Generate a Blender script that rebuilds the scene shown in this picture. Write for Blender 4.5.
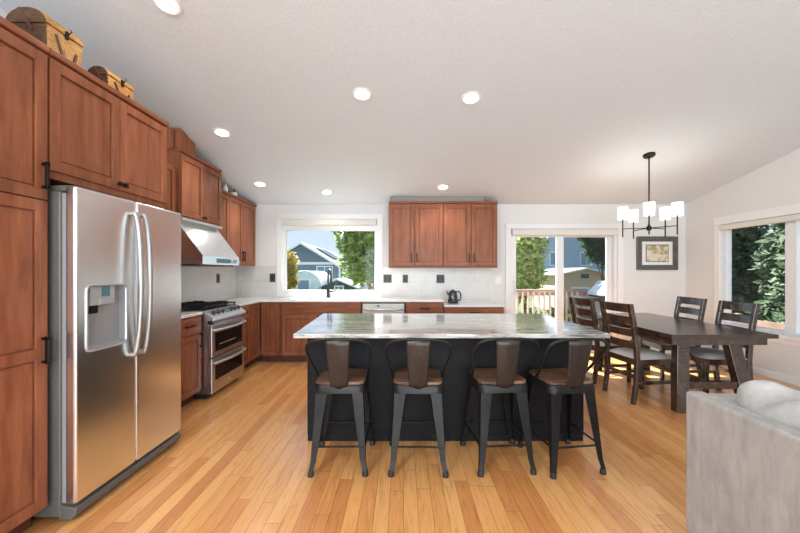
import bpy, bmesh, math, random
from mathutils import Vector, Matrix
random.seed(7)
C = bpy.context
scn = C.scene
for o in list(bpy.data.objects):
    bpy.data.objects.remove(o)

# ------------------------------------------------------------------ camera, world, sun, exposure
cam_d = bpy.data.cameras.new('camera')
cam = bpy.data.objects.new('camera', cam_d)
scn.collection.objects.link(cam)
cam.location = (0, 0, 1.36)
cam.rotation_euler = (math.pi / 2, 0, 0)
cam_d.sensor_width = 36
cam_d.lens = 355 / 800 * 36
cam_d.shift_x = -3 / 800
cam_d.shift_y = 5.5 / 800
cam_d.clip_start = 0.05
scn.camera = cam

world = bpy.data.worlds.new('sky')
scn.world = world
world.use_nodes = True
wn = world.node_tree.nodes
wn.clear()
_out = wn.new('ShaderNodeOutputWorld')
_bg = wn.new('ShaderNodeBackground')
_tc = wn.new('ShaderNodeTexCoord')
_sp = wn.new('ShaderNodeSeparateXYZ')
_rp = wn.new('ShaderNodeValToRGB')
_rp.color_ramp.elements[0].position = 0.0
_rp.color_ramp.elements[0].color = (0.72, 0.82, 1.0, 1)
_rp.color_ramp.elements[1].position = 0.6
_rp.color_ramp.elements[1].color = (0.36, 0.56, 1.0, 1)
world.node_tree.links.new(_tc.outputs['Generated'], _sp.inputs[0])
world.node_tree.links.new(_sp.outputs['Z'], _rp.inputs[0])
world.node_tree.links.new(_rp.outputs['Color'], _bg.inputs['Color'])
world.node_tree.links.new(_bg.outputs[0], _out.inputs[0])
_bg.inputs['Strength'].default_value = 0.74

sun_d = bpy.data.lights.new('sun', 'SUN')
sun_d.energy = 22.0
sun_d.angle = math.radians(0.6)
sun_d.color = (1.0, 0.96, 0.91)
sun = bpy.data.objects.new('sun', sun_d)
scn.collection.objects.link(sun)
sun.rotation_euler = Vector((0.44, -0.80, -1.08)).to_track_quat('-Z', 'Y').to_euler()


def area(name, loc, direction, sx, sy, power, color):
    d = bpy.data.lights.new(name, 'AREA')
    d.shape = 'RECTANGLE'
    d.size, d.size_y = sx, sy
    d.energy = power
    d.color = color
    o = bpy.data.objects.new(name, d)
    scn.collection.objects.link(o)
    o.location = loc
    o.rotation_euler = Vector(direction).to_track_quat('-Z', 'Z').to_euler()
    return o


# fill lights added behind the camera to brighten the room
area('rear_window_fill', (1.0, -3.93, 1.4), (0, 1, 0.12), 5.4, 2.0, 245, (0.82, 0.925, 1.0))  # unseen area light standing in for daylight across the rear window
area('dining_side_fill', (-2.0, -1.9, 3.35), (1, 1.1, -0.52), 1.6, 0.5, 105, (0.92, 0.97, 1.0))  # added fill, aimed at the dim dining side and right wall


def portal(name, loc, direction, sx, sy):
    o = area(name, loc, direction, sx, sy, 1, (1, 1, 1))
    o.data.cycles.is_portal = True


portal('portal_patio', (2.69, 6.10, 1.05), (0, -1, 0), 1.8, 2.1)
portal('portal_sink_window', (-1.224, 6.10, 1.62), (0, -1, 0), 1.6, 1.3)
portal('portal_side_window', (4.89, 4.35, 1.31), (-1, 0, 0), 1.5, 1.9)

scn.view_settings.view_transform = 'Standard'
scn.view_settings.look = 'None'
scn.view_settings.gamma = 1.0
scn.view_settings.use_curve_mapping = False
scn.view_settings.exposure = 0.60


# ------------------------------------------------------------------ materials
class NT:
    def __init__(s, m):
        s.t = m.node_tree
        s.b = s.t.nodes.get('Principled BSDF')

    def n(s, kind, **kw):
        nd = s.t.nodes.new(kind)
        for k, v in kw.items():
            setattr(nd, k, v)
        return nd

    def l(s, a, b):
        s.t.links.new(a, b)

    def coords(s, scale=(1, 1, 1), rot=(0, 0, 0)):
        tc = s.n('ShaderNodeTexCoord')
        mp = s.n('ShaderNodeMapping')
        mp.inputs['Scale'].default_value = scale
        mp.inputs['Rotation'].default_value = rot
        s.l(tc.outputs['Object'], mp.inputs['Vector'])
        return mp.outputs['Vector']

    def noise(s, vec, scale, detail=4, rough=0.55, dist=0.0):
        nz = s.n('ShaderNodeTexNoise')
        nz.inputs['Scale'].default_value = scale
        nz.inputs['Detail'].default_value = detail
        nz.inputs['Roughness'].default_value = rough
        nz.inputs['Distortion'].default_value = dist
        s.l(vec, nz.inputs['Vector'])
        return nz.outputs[0]

    def ramp(s, fac, stops):
        r = s.n('ShaderNodeValToRGB')
        el = r.color_ramp.elements
        while len(el) < len(stops):
            el.new(0.5)
        for e, (p, c) in zip(el, stops):
            e.position = p
            e.color = (c[0], c[1], c[2], 1)
        s.l(fac, r.inputs[0])
        return r.outputs[0]

    def bump(s, h, strength=0.1, dist=0.01):
        b = s.n('ShaderNodeBump')
        b.inputs['Strength'].default_value = strength
        b.inputs['Distance'].default_value = dist
        s.l(h, b.inputs['Height'])
        s.l(b.outputs[0], s.b.inputs['Normal'])


def mat(name, color=(0.5, 0.5, 0.5), rough=0.5, metal=0.0, coat=0.0, spec=0.5):
    m = bpy.data.materials.new(name)
    m.use_nodes = True
    b = m.node_tree.nodes['Principled BSDF']
    b.inputs['Base Color'].default_value = (*color, 1)
    b.inputs['Roughness'].default_value = rough
    b.inputs['Metallic'].default_value = metal
    b.inputs['Specular IOR Level'].default_value = spec
    b.inputs['Coat Weight'].default_value = coat
    b.inputs['Coat Roughness'].default_value = 0.15
    return m


def noisy(name, c1, c2, scale=20, stretch=(1, 1, 1), rough=0.5, metal=0.0, bump=0.0, coat=0.0, detail=5, lo=0.35, hi=0.65, spec=0.5, rnd=False):
    m = mat(name, c1, rough, metal, coat, spec)
    t = NT(m)
    v = t.coords(stretch)
    f = t.noise(v, scale, detail, 0.6, 0.3)
    col = t.ramp(f, [(lo, c1), (hi, c2)])
    if rnd:
        oi = t.n('ShaderNodeObjectInfo')
        hs = t.n('ShaderNodeHueSaturation')
        mr = t.n('ShaderNodeMapRange')
        mr.inputs['To Min'].default_value = 0.82
        mr.inputs['To Max'].default_value = 1.18
        t.l(oi.outputs['Random'], mr.inputs['Value'])
        t.l(mr.outputs[0], hs.inputs['Value'])
        t.l(col, hs.inputs['Color'])
        col = hs.outputs[0]
    t.l(col, t.b.inputs['Base Color'])
    if bump:
        t.bump(f, bump, 0.01)
    return m


def emis(name, color, strength, base=None):
    m = mat(name, base or color, 0.4)
    b = m.node_tree.nodes['Principled BSDF']
    b.inputs['Emission Color'].default_value = (*color, 1)
    b.inputs['Emission Strength'].default_value = strength
    return m


def glass(name, tint=(1, 1, 1), refl=0.5):
    m = bpy.data.materials.new(name)
    m.use_nodes = True
    t = NT(m)
    t.t.nodes.remove(t.b)
    out = t.t.nodes['Material Output']
    tr = t.n('ShaderNodeBsdfTransparent')
    tr.inputs[0].default_value = (*tint, 1)
    gl = t.n('ShaderNodeBsdfGlossy')
    gl.inputs['Roughness'].default_value = 0.0
    lw = t.n('ShaderNodeLayerWeight')
    lw.inputs['Blend'].default_value = 0.5
    pw = t.n('ShaderNodeMath', operation='POWER')
    pw.inputs[1].default_value = 4.0
    ml = t.n('ShaderNodeMath', operation='MULTIPLY_ADD')
    ml.inputs[1].default_value = refl
    ml.inputs[2].default_value = 0.008
    mx = t.n('ShaderNodeMixShader')
    t.l(lw.outputs['Facing'], pw.inputs[0])
    t.l(pw.outputs[0], ml.inputs[0])
    t.l(ml.outputs[0], mx.inputs[0])
    t.l(tr.outputs[0], mx.inputs[1])
    t.l(gl.outputs[0], mx.inputs[2])
    t.l(mx.outputs[0], out.inputs[0])
    return m


def mesh_screen(name):
    m = bpy.data.materials.new(name)
    m.use_nodes = True
    t = NT(m)
    t.t.nodes.remove(t.b)
    out = t.t.nodes['Material Output']
    tr = t.n('ShaderNodeBsdfTransparent')
    df = t.n('ShaderNodeBsdfDiffuse')
    df.inputs[0].default_value = (0.05, 0.055, 0.06, 1)
    mx = t.n('ShaderNodeMixShader')
    mx.inputs[0].default_value = 0.16
    t.l(tr.outputs[0], mx.inputs[1])
    t.l(df.outputs[0], mx.inputs[2])
    t.l(mx.outputs[0], out.inputs[0])
    return m


def leaf_mat(name, dark, light):
    m = mat(name, dark, 0.6, spec=0.3)
    t = NT(m)
    f = t.noise(t.coords(), 9, 3, 0.7)
    col = t.ramp(f, [(0.3, dark), (0.7, light)])
    t.l(col, t.b.inputs['Base Color'])
    tl = t.n('ShaderNodeBsdfTranslucent')
    t.l(col, tl.inputs[0])
    mx = t.n('ShaderNodeMixShader')
    mx.inputs[0].default_value = 0.45
    t.l(t.b.outputs[0], mx.inputs[1])
    t.l(tl.outputs[0], mx.inputs[2])
    t.l(mx.outputs[0], t.t.nodes['Material Output'].inputs[0])
    return m


def plank_floor(name):
    m = mat(name, (0.5, 0.3, 0.12), 0.30, coat=0.55, spec=0.5)
    t = NT(m)
    t.b.inputs['Coat Roughness'].default_value = 0.16
    tc = t.n('ShaderNodeTexCoord')
    sp = t.n('ShaderNodeSeparateXYZ')
    t.l(tc.outputs['Object'], sp.inputs[0])

    def mth(op, a, b=None, c=None):
        nd = t.n('ShaderNodeMath', operation=op)
        for k, q in enumerate((a, b, c)):
            if q is None:
                continue
            if isinstance(q, (int, float)):
                nd.inputs[k].default_value = q
            else:
                t.l(q, nd.inputs[k])
        return nd.outputs[0]
    wd, ln = 0.083, 1.05
    u = mth('DIVIDE', mth('ADD', sp.outputs['X'], 20.0), wd)
    row = mth('FLOOR', u)
    wn_ = t.n('ShaderNodeTexWhiteNoise', noise_dimensions='1D')
    t.l(row, wn_.inputs['W'])
    v = mth('ADD', mth('DIVIDE', mth('ADD', sp.outputs['Y'], 20.0), ln), mth('MULTIPLY', wn_.outputs['Value'], 7.3))
    pl = mth('FLOOR', v)
    cb = t.n('ShaderNodeCombineXYZ')
    t.l(row, cb.inputs[0])
    t.l(pl, cb.inputs[1])
    w2 = t.n('ShaderNodeTexWhiteNoise', noise_dimensions='2D')
    t.l(cb.outputs[0], w2.inputs['Vector'])
    base = t.ramp(w2.outputs['Value'], [(0.0, FLOOR_A), (0.45, FLOOR_B), (1.0, FLOOR_C)])
    fu = mth('ABSOLUTE', mth('SUBTRACT', mth('FRACT', u), 0.5))
    fv = mth('ABSOLUTE', mth('SUBTRACT', mth('FRACT', v), 0.5))
    seam = mth('MAXIMUM', mth('GREATER_THAN', fu, 0.5 - 0.0011 / wd), mth('GREATER_THAN', fv, 0.5 - 0.0012 / ln))
    vec = t.coords((15, 1.2, 1))
    sc = t.n('ShaderNodeVectorMath', operation='SCALE')
    sc.inputs['Scale'].default_value = 19.0
    t.l(w2.outputs['Color'], sc.inputs[0])
    add = t.n('ShaderNodeVectorMath', operation='ADD')
    t.l(vec, add.inputs[0])
    t.l(sc.outputs[0], add.inputs[1])
    f = t.noise(add.outputs[0], 2.0, 7, 0.66, 1.6)
    g = t.ramp(f, [(0.28, (0.68, 0.58, 0.50)), (0.48, (0.97, 0.96, 0.95)), (0.7, (1.06, 1.06, 1.06))])
    mul = t.n('ShaderNodeMix', data_type='RGBA', blend_type='MULTIPLY')
    mul.inputs[0].default_value = 1.0
    t.l(base, mul.inputs[6])
    t.l(g, mul.inputs[7])
    sm = t.n('ShaderNodeMix', data_type='RGBA', blend_type='MIX')
    t.l(mth('MULTIPLY', seam, 0.9), sm.inputs[0])
    t.l(mul.outputs[2], sm.inputs[6])
    sm.inputs[7].default_value = (0.14, 0.05, 0.015, 1)
    t.l(sm.outputs[2], t.b.inputs['Base Color'])
    t.bump(f, 0.03, 0.004)
    return m


def tiles(name, c1, c2, grout, w, h, rot):
    m = mat(name, c1, 0.3)
    t = NT(m)
    tc = t.n('ShaderNodeTexCoord')
    mp = t.n('ShaderNodeMapping')
    mp.inputs['Rotation'].default_value = rot
    t.l(tc.outputs['Object'], mp.inputs['Vector'])
    br = t.n('ShaderNodeTexBrick')
    br.inputs['Scale'].default_value = 1
    br.inputs['Brick Width'].default_value = w
    br.inputs['Row Height'].default_value = h
    br.inputs['Mortar Size'].default_value = 0.0022
    br.inputs['Color1'].default_value = (*c1, 1)
    br.inputs['Color2'].default_value = (*c2, 1)
    br.inputs['Mortar'].default_value = (*grout, 1)
    t.l(mp.outputs[0], br.inputs['Vector'])
    f = t.noise(t.coords(), 5, 4)
    g = t.ramp(f, [(0.3, (0.93, 0.92, 0.91)), (0.7, (1.03, 1.03, 1.03))])
    mul = t.n('ShaderNodeMix', data_type='RGBA', blend_type='MULTIPLY')
    mul.inputs[0].default_value = 1.0
    t.l(br.outputs['Color'], mul.inputs[6])
    t.l(g, mul.inputs[7])
    t.l(mul.outputs[2], t.b.inputs['Base Color'])
    return m


def granite(name):
    m = mat(name, (0.6, 0.6, 0.58), 0.06, coat=0.6)
    t = NT(m)
    v = t.coords((0.8, 5.5, 5.5))
    f = t.noise(v, 1.5, 8, 0.66, 1.6)
    a = t.ramp(f, [(0.25, (0.06, 0.052, 0.048)), (0.40, (0.25, 0.23, 0.21)), (0.48, (0.54, 0.52, 0.49)), (0.55, (0.66, 0.65, 0.62)), (0.62, (0.30, 0.28, 0.26)), (0.70, (0.60, 0.585, 0.56))])
    v2 = t.coords((3, 9, 9))
    f2 = t.noise(v2, 9, 5, 0.7)
    b = t.ramp(f2, [(0.30, (0.45, 0.42, 0.40)), (0.5, (1, 1, 1))])
    mul = t.n('ShaderNodeMix', data_type='RGBA', blend_type='MULTIPLY')
    mul.inputs[0].default_value = 0.75
    t.l(a, mul.inputs[6])
    t.l(b, mul.inputs[7])
    t.l(mul.outputs[2], t.b.inputs['Base Color'])
    return m


FLOOR_A, FLOOR_B, FLOOR_C = (0.585, 0.235, 0.075), (0.70, 0.325, 0.105), (0.79, 0.42, 0.155)
M = {}
M['floor'] = plank_floor('honey oak planks')
M['wall'] = noisy('warm white wall paint', (0.675, 0.675, 0.665), (0.705, 0.705, 0.695), 60, rough=0.75, bump=0.03)
M['ceiling'] = noisy('white textured ceiling', (0.645, 0.69, 0.74), (0.69, 0.735, 0.785), 55, rough=0.85, bump=0.25, detail=3)
M['trim'] = mat('white satin trim', (0.77, 0.765, 0.755), 0.35)
M['vinyl'] = mat('white window vinyl', (0.74, 0.745, 0.75), 0.3)
M['blind'] = noisy('cream blind fabric', (0.66, 0.63, 0.58), (0.70, 0.67, 0.62), 200, rough=0.8)
M['cherry'] = noisy('cherry wood', (0.19, 0.060, 0.027), (0.345, 0.122, 0.057), 2.6, (7, 7, 1), rough=0.36, lo=0.3, hi=0.7, rnd=True, spec=0.22)
M['cherry_h'] = noisy('cherry wood horizontal', (0.19, 0.060, 0.027), (0.345, 0.122, 0.057), 2.6, (1, 7, 7), rough=0.36, lo=0.3, hi=0.7, rnd=True, spec=0.22)
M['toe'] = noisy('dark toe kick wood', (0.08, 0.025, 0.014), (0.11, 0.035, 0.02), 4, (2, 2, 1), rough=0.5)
M['bronze'] = mat('dark bronze hardware', (0.022, 0.018, 0.016), 0.35, 0.8)
M['steel'] = noisy('brushed stainless steel', (0.80, 0.81, 0.82), (0.86, 0.87, 0.88), 3, (1, 1, 90), rough=0.27, metal=1.0)
M['steel_v'] = noisy('brushed steel trim', (0.52, 0.52, 0.525), (0.60, 0.60, 0.605), 3, (60, 60, 1), rough=0.3, metal=1.0)
M['steel_plain'] = mat('satin steel', (0.48, 0.455, 0.42), 0.38, 0.9)
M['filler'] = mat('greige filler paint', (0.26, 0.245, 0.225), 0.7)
M['handle_steel'] = mat('satin handle steel', (0.40, 0.39, 0.375), 0.42, 0.9)
M['fridge_side'] = noisy('grey fridge cabinet', (0.125, 0.12, 0.112), (0.15, 0.145, 0.136), 80, rough=0.45, metal=0.2)
M['black_gloss'] = mat('black glass', (0.006, 0.006, 0.007), 0.1, spec=0.1)
M['black'] = mat('matt black', (0.018, 0.018, 0.02), 0.5)
M['iron'] = mat('cast iron', (0.02, 0.02, 0.022), 0.55, 0.3)
M['grey_plastic'] = mat('grey plastic', (0.27, 0.27, 0.275), 0.4)
M['silver_plastic'] = mat('silver plastic', (0.52, 0.53, 0.54), 0.32, 0.6)
M['counter'] = noisy('white quartz', (0.78, 0.77, 0.75), (0.84, 0.83, 0.81), 14, rough=0.14)
M['granite'] = granite('grey streaked granite')
M['island'] = noisy('charcoal painted panel', (0.008, 0.008, 0.009), (0.012, 0.012, 0.013), 60, rough=0.55, spec=0.18)
M['tile_back'] = tiles('pale grey tile', (0.62, 0.60, 0.57), (0.66, 0.64, 0.61), (0.50, 0.485, 0.46), 0.60, 0.30, (math.pi / 2, 0, 0))
M['tile_side'] = tiles('pale grey tile side', (0.62, 0.60, 0.57), (0.66, 0.64, 0.61), (0.50, 0.485, 0.46), 0.60, 0.30, (math.pi / 2, 0, math.pi / 2))
M['gunmetal'] = noisy('gunmetal painted steel', (0.012, 0.0115, 0.0115), (0.021, 0.020, 0.0195), 8, rough=0.38, metal=0.3, spec=0.3)
M['gunmetal_brown'] = noisy('brushed brown steel', (0.028, 0.021, 0.018), (0.052, 0.039, 0.033), 4, (40, 40, 2), rough=0.38, metal=0.4)
M['seat_wood'] = noisy('weathered seat wood', (0.055, 0.028, 0.017), (0.19, 0.098, 0.053), 3, (1.2, 16, 6), rough=0.5, lo=0.42, hi=0.6, detail=3)
M['espresso'] = noisy('espresso wood', (0.030, 0.017, 0.011), (0.058, 0.033, 0.022), 4, (3, 3, 3), rough=0.25, coat=0.8)
M['espresso_top'] = noisy('espresso table wood', (0.032, 0.018, 0.012), (0.058, 0.034, 0.024), 4, (12, 1, 6), rough=0.25, coat=0.25)
M['cushion'] = noisy('oatmeal seat fabric', (0.50, 0.46, 0.42), (0.60, 0.56, 0.51), 120, rough=0.9, bump=0.1)
M['sofa'] = noisy('light grey linen', (0.31, 0.295, 0.275), (0.41, 0.395, 0.375), 5, (4, 4, 1.2), rough=0.92, bump=0.05, detail=8)
M['sofa_cushion'] = noisy('light grey cushion linen', (0.43, 0.42, 0.40), (0.50, 0.49, 0.47), 30, rough=0.92, bump=0.08)
M['wicker'] = noisy('golden wicker', (0.36, 0.165, 0.04), (0.60, 0.33, 0.095), 30, (1, 1, 4), rough=0.6, bump=0.6)
M['wicker_dark'] = noisy('dark wicker', (0.045, 0.020, 0.006), (0.13, 0.062, 0.019), 30, (1, 1, 4), rough=0.65, bump=0.6)
M['lens'] = emis('lit downlight lens', (1.0, 0.96, 0.9), 6.0)
M['shade'] = emis('lit fabric lampshade', (1.0, 0.97, 0.90), 0.32)
M['led'] = emis('lit display', (0.25, 0.55, 0.6), 0.10, (0.03, 0.07, 0.08))
M['striplight'] = emis('under cabinet light', (1.0, 0.95, 0.85), 1.2)
M['frame_dark'] = noisy('dark grey frame', (0.075, 0.07, 0.06), (0.11, 0.10, 0.09), 20, rough=0.4)
M['paper'] = mat('mat board', (0.80, 0.79, 0.75), 0.8)
M['outlet'] = mat('dark grey outlet plate', (0.045, 0.045, 0.05), 0.45)
M['white_plastic'] = mat('white plastic', (0.78, 0.78, 0.76), 0.4)
M['sink'] = mat('sink steel', (0.35, 0.35, 0.36), 0.3, 1.0)
M['glass'] = glass('window glass', (0.97, 0.99, 0.98), 0.55)
M['screen'] = mesh_screen('insect screen')
M['ceramic'] = mat('white ceramic', (0.8, 0.79, 0.75), 0.25)
M['kettle'] = mat('dark steel kettle', (0.10, 0.10, 0.105), 0.25, 0.85)
M['deck'] = noisy('brown deck stain', (0.16, 0.10, 0.075), (0.24, 0.155, 0.115), 4, (10, 1, 1), rough=0.7)
M['rail'] = noisy('brown rail stain', (0.23, 0.14, 0.11), (0.33, 0.215, 0.17), 5, (1, 1, 1), rough=0.7)
M['baluster'] = noisy('pale weathered balusters', (0.42, 0.32, 0.25), (0.55, 0.44, 0.36), 5, (4, 4, 1), rough=0.75)
M['ground'] = noisy('lawn', (0.028, 0.045, 0.015), (0.055, 0.075, 0.026), 2, rough=0.95)
M['blue_siding'] = noisy('blue grey siding', (0.15, 0.195, 0.245), (0.175, 0.22, 0.27), 3, (6, 6, 0.4), rough=0.7)
M['pale_blue'] = noisy('pale blue siding', (0.36, 0.46, 0.58), (0.41, 0.51, 0.63), 3, (0.6, 0.6, 9), rough=0.7)
M['ext_white'] = mat('white exterior trim', (0.82, 0.84, 0.86), 0.6)
M['roof'] = noisy('grey shingles', (0.10, 0.105, 0.12), (0.15, 0.155, 0.17), 25, rough=0.85)
M['roof_pale'] = noisy('pale shingles', (0.24, 0.25, 0.28), (0.32, 0.33, 0.36), 25, rough=0.85)
M['tan'] = noisy('tan shed boards', (0.58, 0.40, 0.27), (0.70, 0.50, 0.35), 3, (9, 9, 0.7), rough=0.8)
M['teal'] = noisy('dark teal boards', (0.06, 0.10, 0.11), (0.085, 0.135, 0.145), 3, (9, 9, 0.7), rough=0.8)
M['poly'] = noisy('milky greenhouse sheet', (0.60, 0.72, 0.68), (0.70, 0.80, 0.76), 4, rough=0.4)
M['ext_glass'] = mat('house window glass', (0.20, 0.30, 0.36), 0.08)
M['bark'] = noisy('bark', (0.09, 0.06, 0.04), (0.16, 0.11, 0.08), 8, (3, 3, 1), rough=0.9)
M['leaf_bright'] = leaf_mat('bright leaves', (0.13, 0.22, 0.04), (0.62, 0.68, 0.30))
M['leaf_mid'] = leaf_mat('mid green leaves', (0.06, 0.13, 0.03), (0.42, 0.52, 0.18))
M['leaf_dark'] = leaf_mat('dark leaves', (0.022, 0.055, 0.022), (0.10, 0.17, 0.065))
M['leaf_hedge'] = leaf_mat('hedge leaves', (0.03, 0.065, 0.04), (0.20, 0.26, 0.16))
M['leaf_gold'] = leaf_mat('golden leaves', (0.28, 0.26, 0.05), (0.62, 0.46, 0.16))
M['grill_cover'] = noisy('pale blue grill cover', (0.50, 0.60, 0.68), (0.60, 0.69, 0.76), 6, rough=0.5)


# ------------------------------------------------------------------ mesh helpers
class MB:
    def __init__(s):
        s.v, s.f = [], []

    def add(s, vs, fs):
        k = len(s.v)
        s.v += [tuple(p) for p in vs]
        s.f += [tuple(i + k for i in f) for f in fs]
        return s

    def box(s, x0, x1, y0, y1, z0, z1, rot=None, piv=None):
        vs = [Vector(p) for p in ((x0, y0, z0), (x1, y0, z0), (x1, y1, z0), (x0, y1, z0), (x0, y0, z1), (x1, y0, z1), (x1, y1, z1), (x0, y1, z1))]
        if rot is not None:
            c = Vector(piv) if piv else Vector(((x0 + x1) / 2, (y0 + y1) / 2, (z0 + z1) / 2))
            vs = [c + rot @ (p - c) for p in vs]
        return s.add(vs, [(3, 2, 1, 0), (4, 5, 6, 7), (0, 1, 5, 4), (1, 2, 6, 5), (2, 3, 7, 6), (3, 0, 4, 7)])

    def beam(s, p0, p1, w0, d0, w1=None, d1=None, up=(0, 1, 0)):
        """tapered rectangular bar from p0 to p1"""
        w1 = w0 if w1 is None else w1
        d1 = d0 if d1 is None else d1
        p0, p1 = Vector(p0), Vector(p1)
        t = (p1 - p0).normalized()
        u = Vector(up)
        a = t.cross(u).normalized()
        b = a.cross(t).normalized()
        vs = []
        for p, w, d in ((p0, w0, d0), (p1, w1, d1)):
            for sx, sy in ((-1, -1), (1, -1), (1, 1), (-1, 1)):
                vs.append(p + a * sx * w / 2 + b * sy * d / 2)
        return s.add(vs, [(3, 2, 1, 0), (4, 5, 6, 7), (0, 1, 5, 4), (1, 2, 6, 5), (2, 3, 7, 6), (3, 0, 4, 7)])

    def tube(s, pts, r, seg=10, closed=False):
        pts = [Vector(p) for p in pts]
        n = len(pts)
        rs = r if isinstance(r, (list, tuple)) else [r] * n
        rings = []
        ref = None
        for i in range(n):
            if closed:
                t = (pts[(i + 1) % n] - pts[i - 1]).normalized()
            else:
                t = (pts[min(i + 1, n - 1)] - pts[max(i - 1, 0)]).normalized()
            if ref is None:
                ref = Vector((0, 0, 1)) if abs(t.z) < 0.9 else Vector((1, 0, 0))
            a = (ref - t * ref.dot(t)).normalized()
            ref = a
            b = t.cross(a)
            rings.append([pts[i] + (a * math.cos(2 * math.pi * k / seg) + b * math.sin(2 * math.pi * k / seg)) * rs[i] for k in range(seg)])
        vs = [p for rg in rings for p in rg]
        fs = []
        m = n if closed else n - 1
        for i in range(m):
            j = (i + 1) % n
            for k in range(seg):
                k2 = (k + 1) % seg
                fs.append((i * seg + k, i * seg + k2, j * seg + k2, j * seg + k))
        if not closed:
            fs.append(tuple(range(seg - 1, -1, -1)))
            fs.append(tuple((n - 1) * seg + k for k in range(seg)))
        return s.add(vs, fs)

    def lathe(s, prof, c=(0, 0, 0), seg=24, cap=True):
        c = Vector(c)
        vs = [c + Vector((r * math.cos(2 * math.pi * k / seg), r * math.sin(2 * math.pi * k / seg), z)) for r, z in prof for k in range(seg)]
        fs = []
        for i in range(len(prof) - 1):
            for k in range(seg):
                k2 = (k + 1) % seg
                fs.append((i * seg + k, i * seg + k2, (i + 1) * seg + k2, (i + 1) * seg + k))
        if cap:
            fs.append(tuple(range(seg - 1, -1, -1)))
            fs.append(tuple((len(prof) - 1) * seg + k for k in range(seg)))
        return s.add(vs, fs)

    def prism(s, poly, axis, a, b):
        """extrude a 2D polygon; axis x: (y,z) pairs, y: (x,z) pairs, z: (x,y) pairs"""
        f = {'x': lambda p, t: (t, p[0], p[1]), 'y': lambda p, t: (p[0], t, p[1]), 'z': lambda p, t: (p[0], p[1], t)}[axis]
        n = len(poly)
        vs = [f(p, a) for p in poly] + [f(p, b) for p in poly]
        fs = [tuple(range(n - 1, -1, -1)), tuple(range(n, 2 * n))]
        for i in range(n):
            j = (i + 1) % n
            fs.append((i, j, n + j, n + i))
        return s.add(vs, fs)

    def grid(s, P, closed_u=False):
        nu, nv = len(P), len(P[0])
        vs = [p for row in P for p in row]
        fs = []
        for i in range(nu if closed_u else nu - 1):
            for j in range(nv - 1):
                i2 = (i + 1) % nu
                fs.append((i * nv + j, i2 * nv + j, i2 * nv + j + 1, i * nv + j + 1))
        return s.add(vs, fs)

    def build(s, name, material, parent=None, bevel=0.0, smooth=False, seg=2, solid=0.0, subsurf=0, label=None):
        me = bpy.data.meshes.new(name)
        me.from_pydata(s.v, [], s.f)
        me.update()
        bm = bmesh.new()
        bm.from_mesh(me)
        if not solid:
            bmesh.ops.recalc_face_normals(bm, faces=bm.faces[:])
        if smooth:
            for f in bm.faces:
                f.smooth = True
            for e in bm.edges:
                if len(e.link_faces) == 2 and e.calc_face_angle(0) > math.radians(38):
                    e.smooth = False
        bm.to_mesh(me)
        bm.free()
        me.materials.append(M[material] if isinstance(material, str) else material)
        o = bpy.data.objects.new(name, me)
        scn.collection.objects.link(o)
        if parent is not None:
            o.parent = parent
        if bevel:
            md = o.modifiers.new('bevel', 'BEVEL')
            md.width = bevel
            md.segments = seg
            md.limit_method = 'ANGLE'
            md.angle_limit = math.radians(40)
        if solid:
            md = o.modifiers.new('thick', 'SOLIDIFY')
            md.thickness = solid
            md.offset = 0
        if subsurf:
            md = o.modifiers.new('sub', 'SUBSURF')
            md.levels = md.render_levels = subsurf
        if label:
            o['label'] = label
        return o


def cut(o, boxes):
    """subtract boxes from a mesh object and keep the result as its mesh"""
    mb = MB()
    for b in boxes:
        mb.box(*b)
    c = mb.build('cutter', 'black')
    c.parent = o.parent
    md = o.modifiers.new('cut', 'BOOLEAN')
    md.operation = 'DIFFERENCE'
    md.object = c
    md.solver = 'EXACT'
    C.view_layer.update()
    dg = C.evaluated_depsgraph_get()
    me = bpy.data.meshes.new_from_object(o.evaluated_get(dg))
    o.modifiers.clear()
    old = o.data
    o.data = me
    bpy.data.meshes.remove(old)
    cm = c.data
    bpy.data.objects.remove(c)
    bpy.data.meshes.remove(cm)
    me.name = o.name
    return o


def tag(o, label, cat, group=None, kind=None):
    o['label'] = label
    o['category'] = cat
    if group:
        o['group'] = group
    if kind:
        o['kind'] = kind
    return o


def thing(name, label, cat, loc=(0, 0, 0), rotz=0.0, group=None):
    o = bpy.data.objects.new(name, None)
    o.empty_display_size = 0.1
    scn.collection.objects.link(o)
    o.location = loc
    o.rotation_euler = (0, 0, rotz)
    return tag(o, label, cat, group)


def struct_root(name, label, cat):
    o = thing(name, label, cat)
    o['kind'] = 'structure'
    return o


def struct(mb, name, material, label, cat, **kw):
    return tag(mb.build(name, material, **kw), label, cat, kind='structure')


def dup(root, loc, rotz, label):
    r = root.copy()
    scn.collection.objects.link(r)
    r.location = loc
    if rotz is not None:
        r.rotation_euler = (0, 0, rotz)
    r['label'] = label
    for ch in list(root.children):
        c = ch.copy()
        scn.collection.objects.link(c)
        c.parent = r
        for g in list(ch.children):
            d = g.copy()
            scn.collection.objects.link(d)
            d.parent = c
    return r


def catmull(pts, n=6):
    P = [Vector(p) for p in pts]
    P = [P[0] * 2 - P[1]] + P + [P[-1] * 2 - P[-2]]
    out = []
    for i in range(1, len(P) - 2):
        for k in range(n):
            t = k / n
            a, b, c, d = P[i - 1], P[i], P[i + 1], P[i + 2]
            out.append(0.5 * ((2 * b) + (c - a) * t + (2 * a - 5 * b + 4 * c - d) * t * t + (3 * b - a - 3 * c + d) * t ** 3))
    out.append(P[-2])
    return out


R = math.radians
XL, XR, YF, YB = -2.785, 4.72, 5.93, -4.0      # inner faces of the walls


def ceil_z(y):
    return 3.676 - 0.2 * y if y > -1 else 3.876 + 0.2 * (y + 1)


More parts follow.
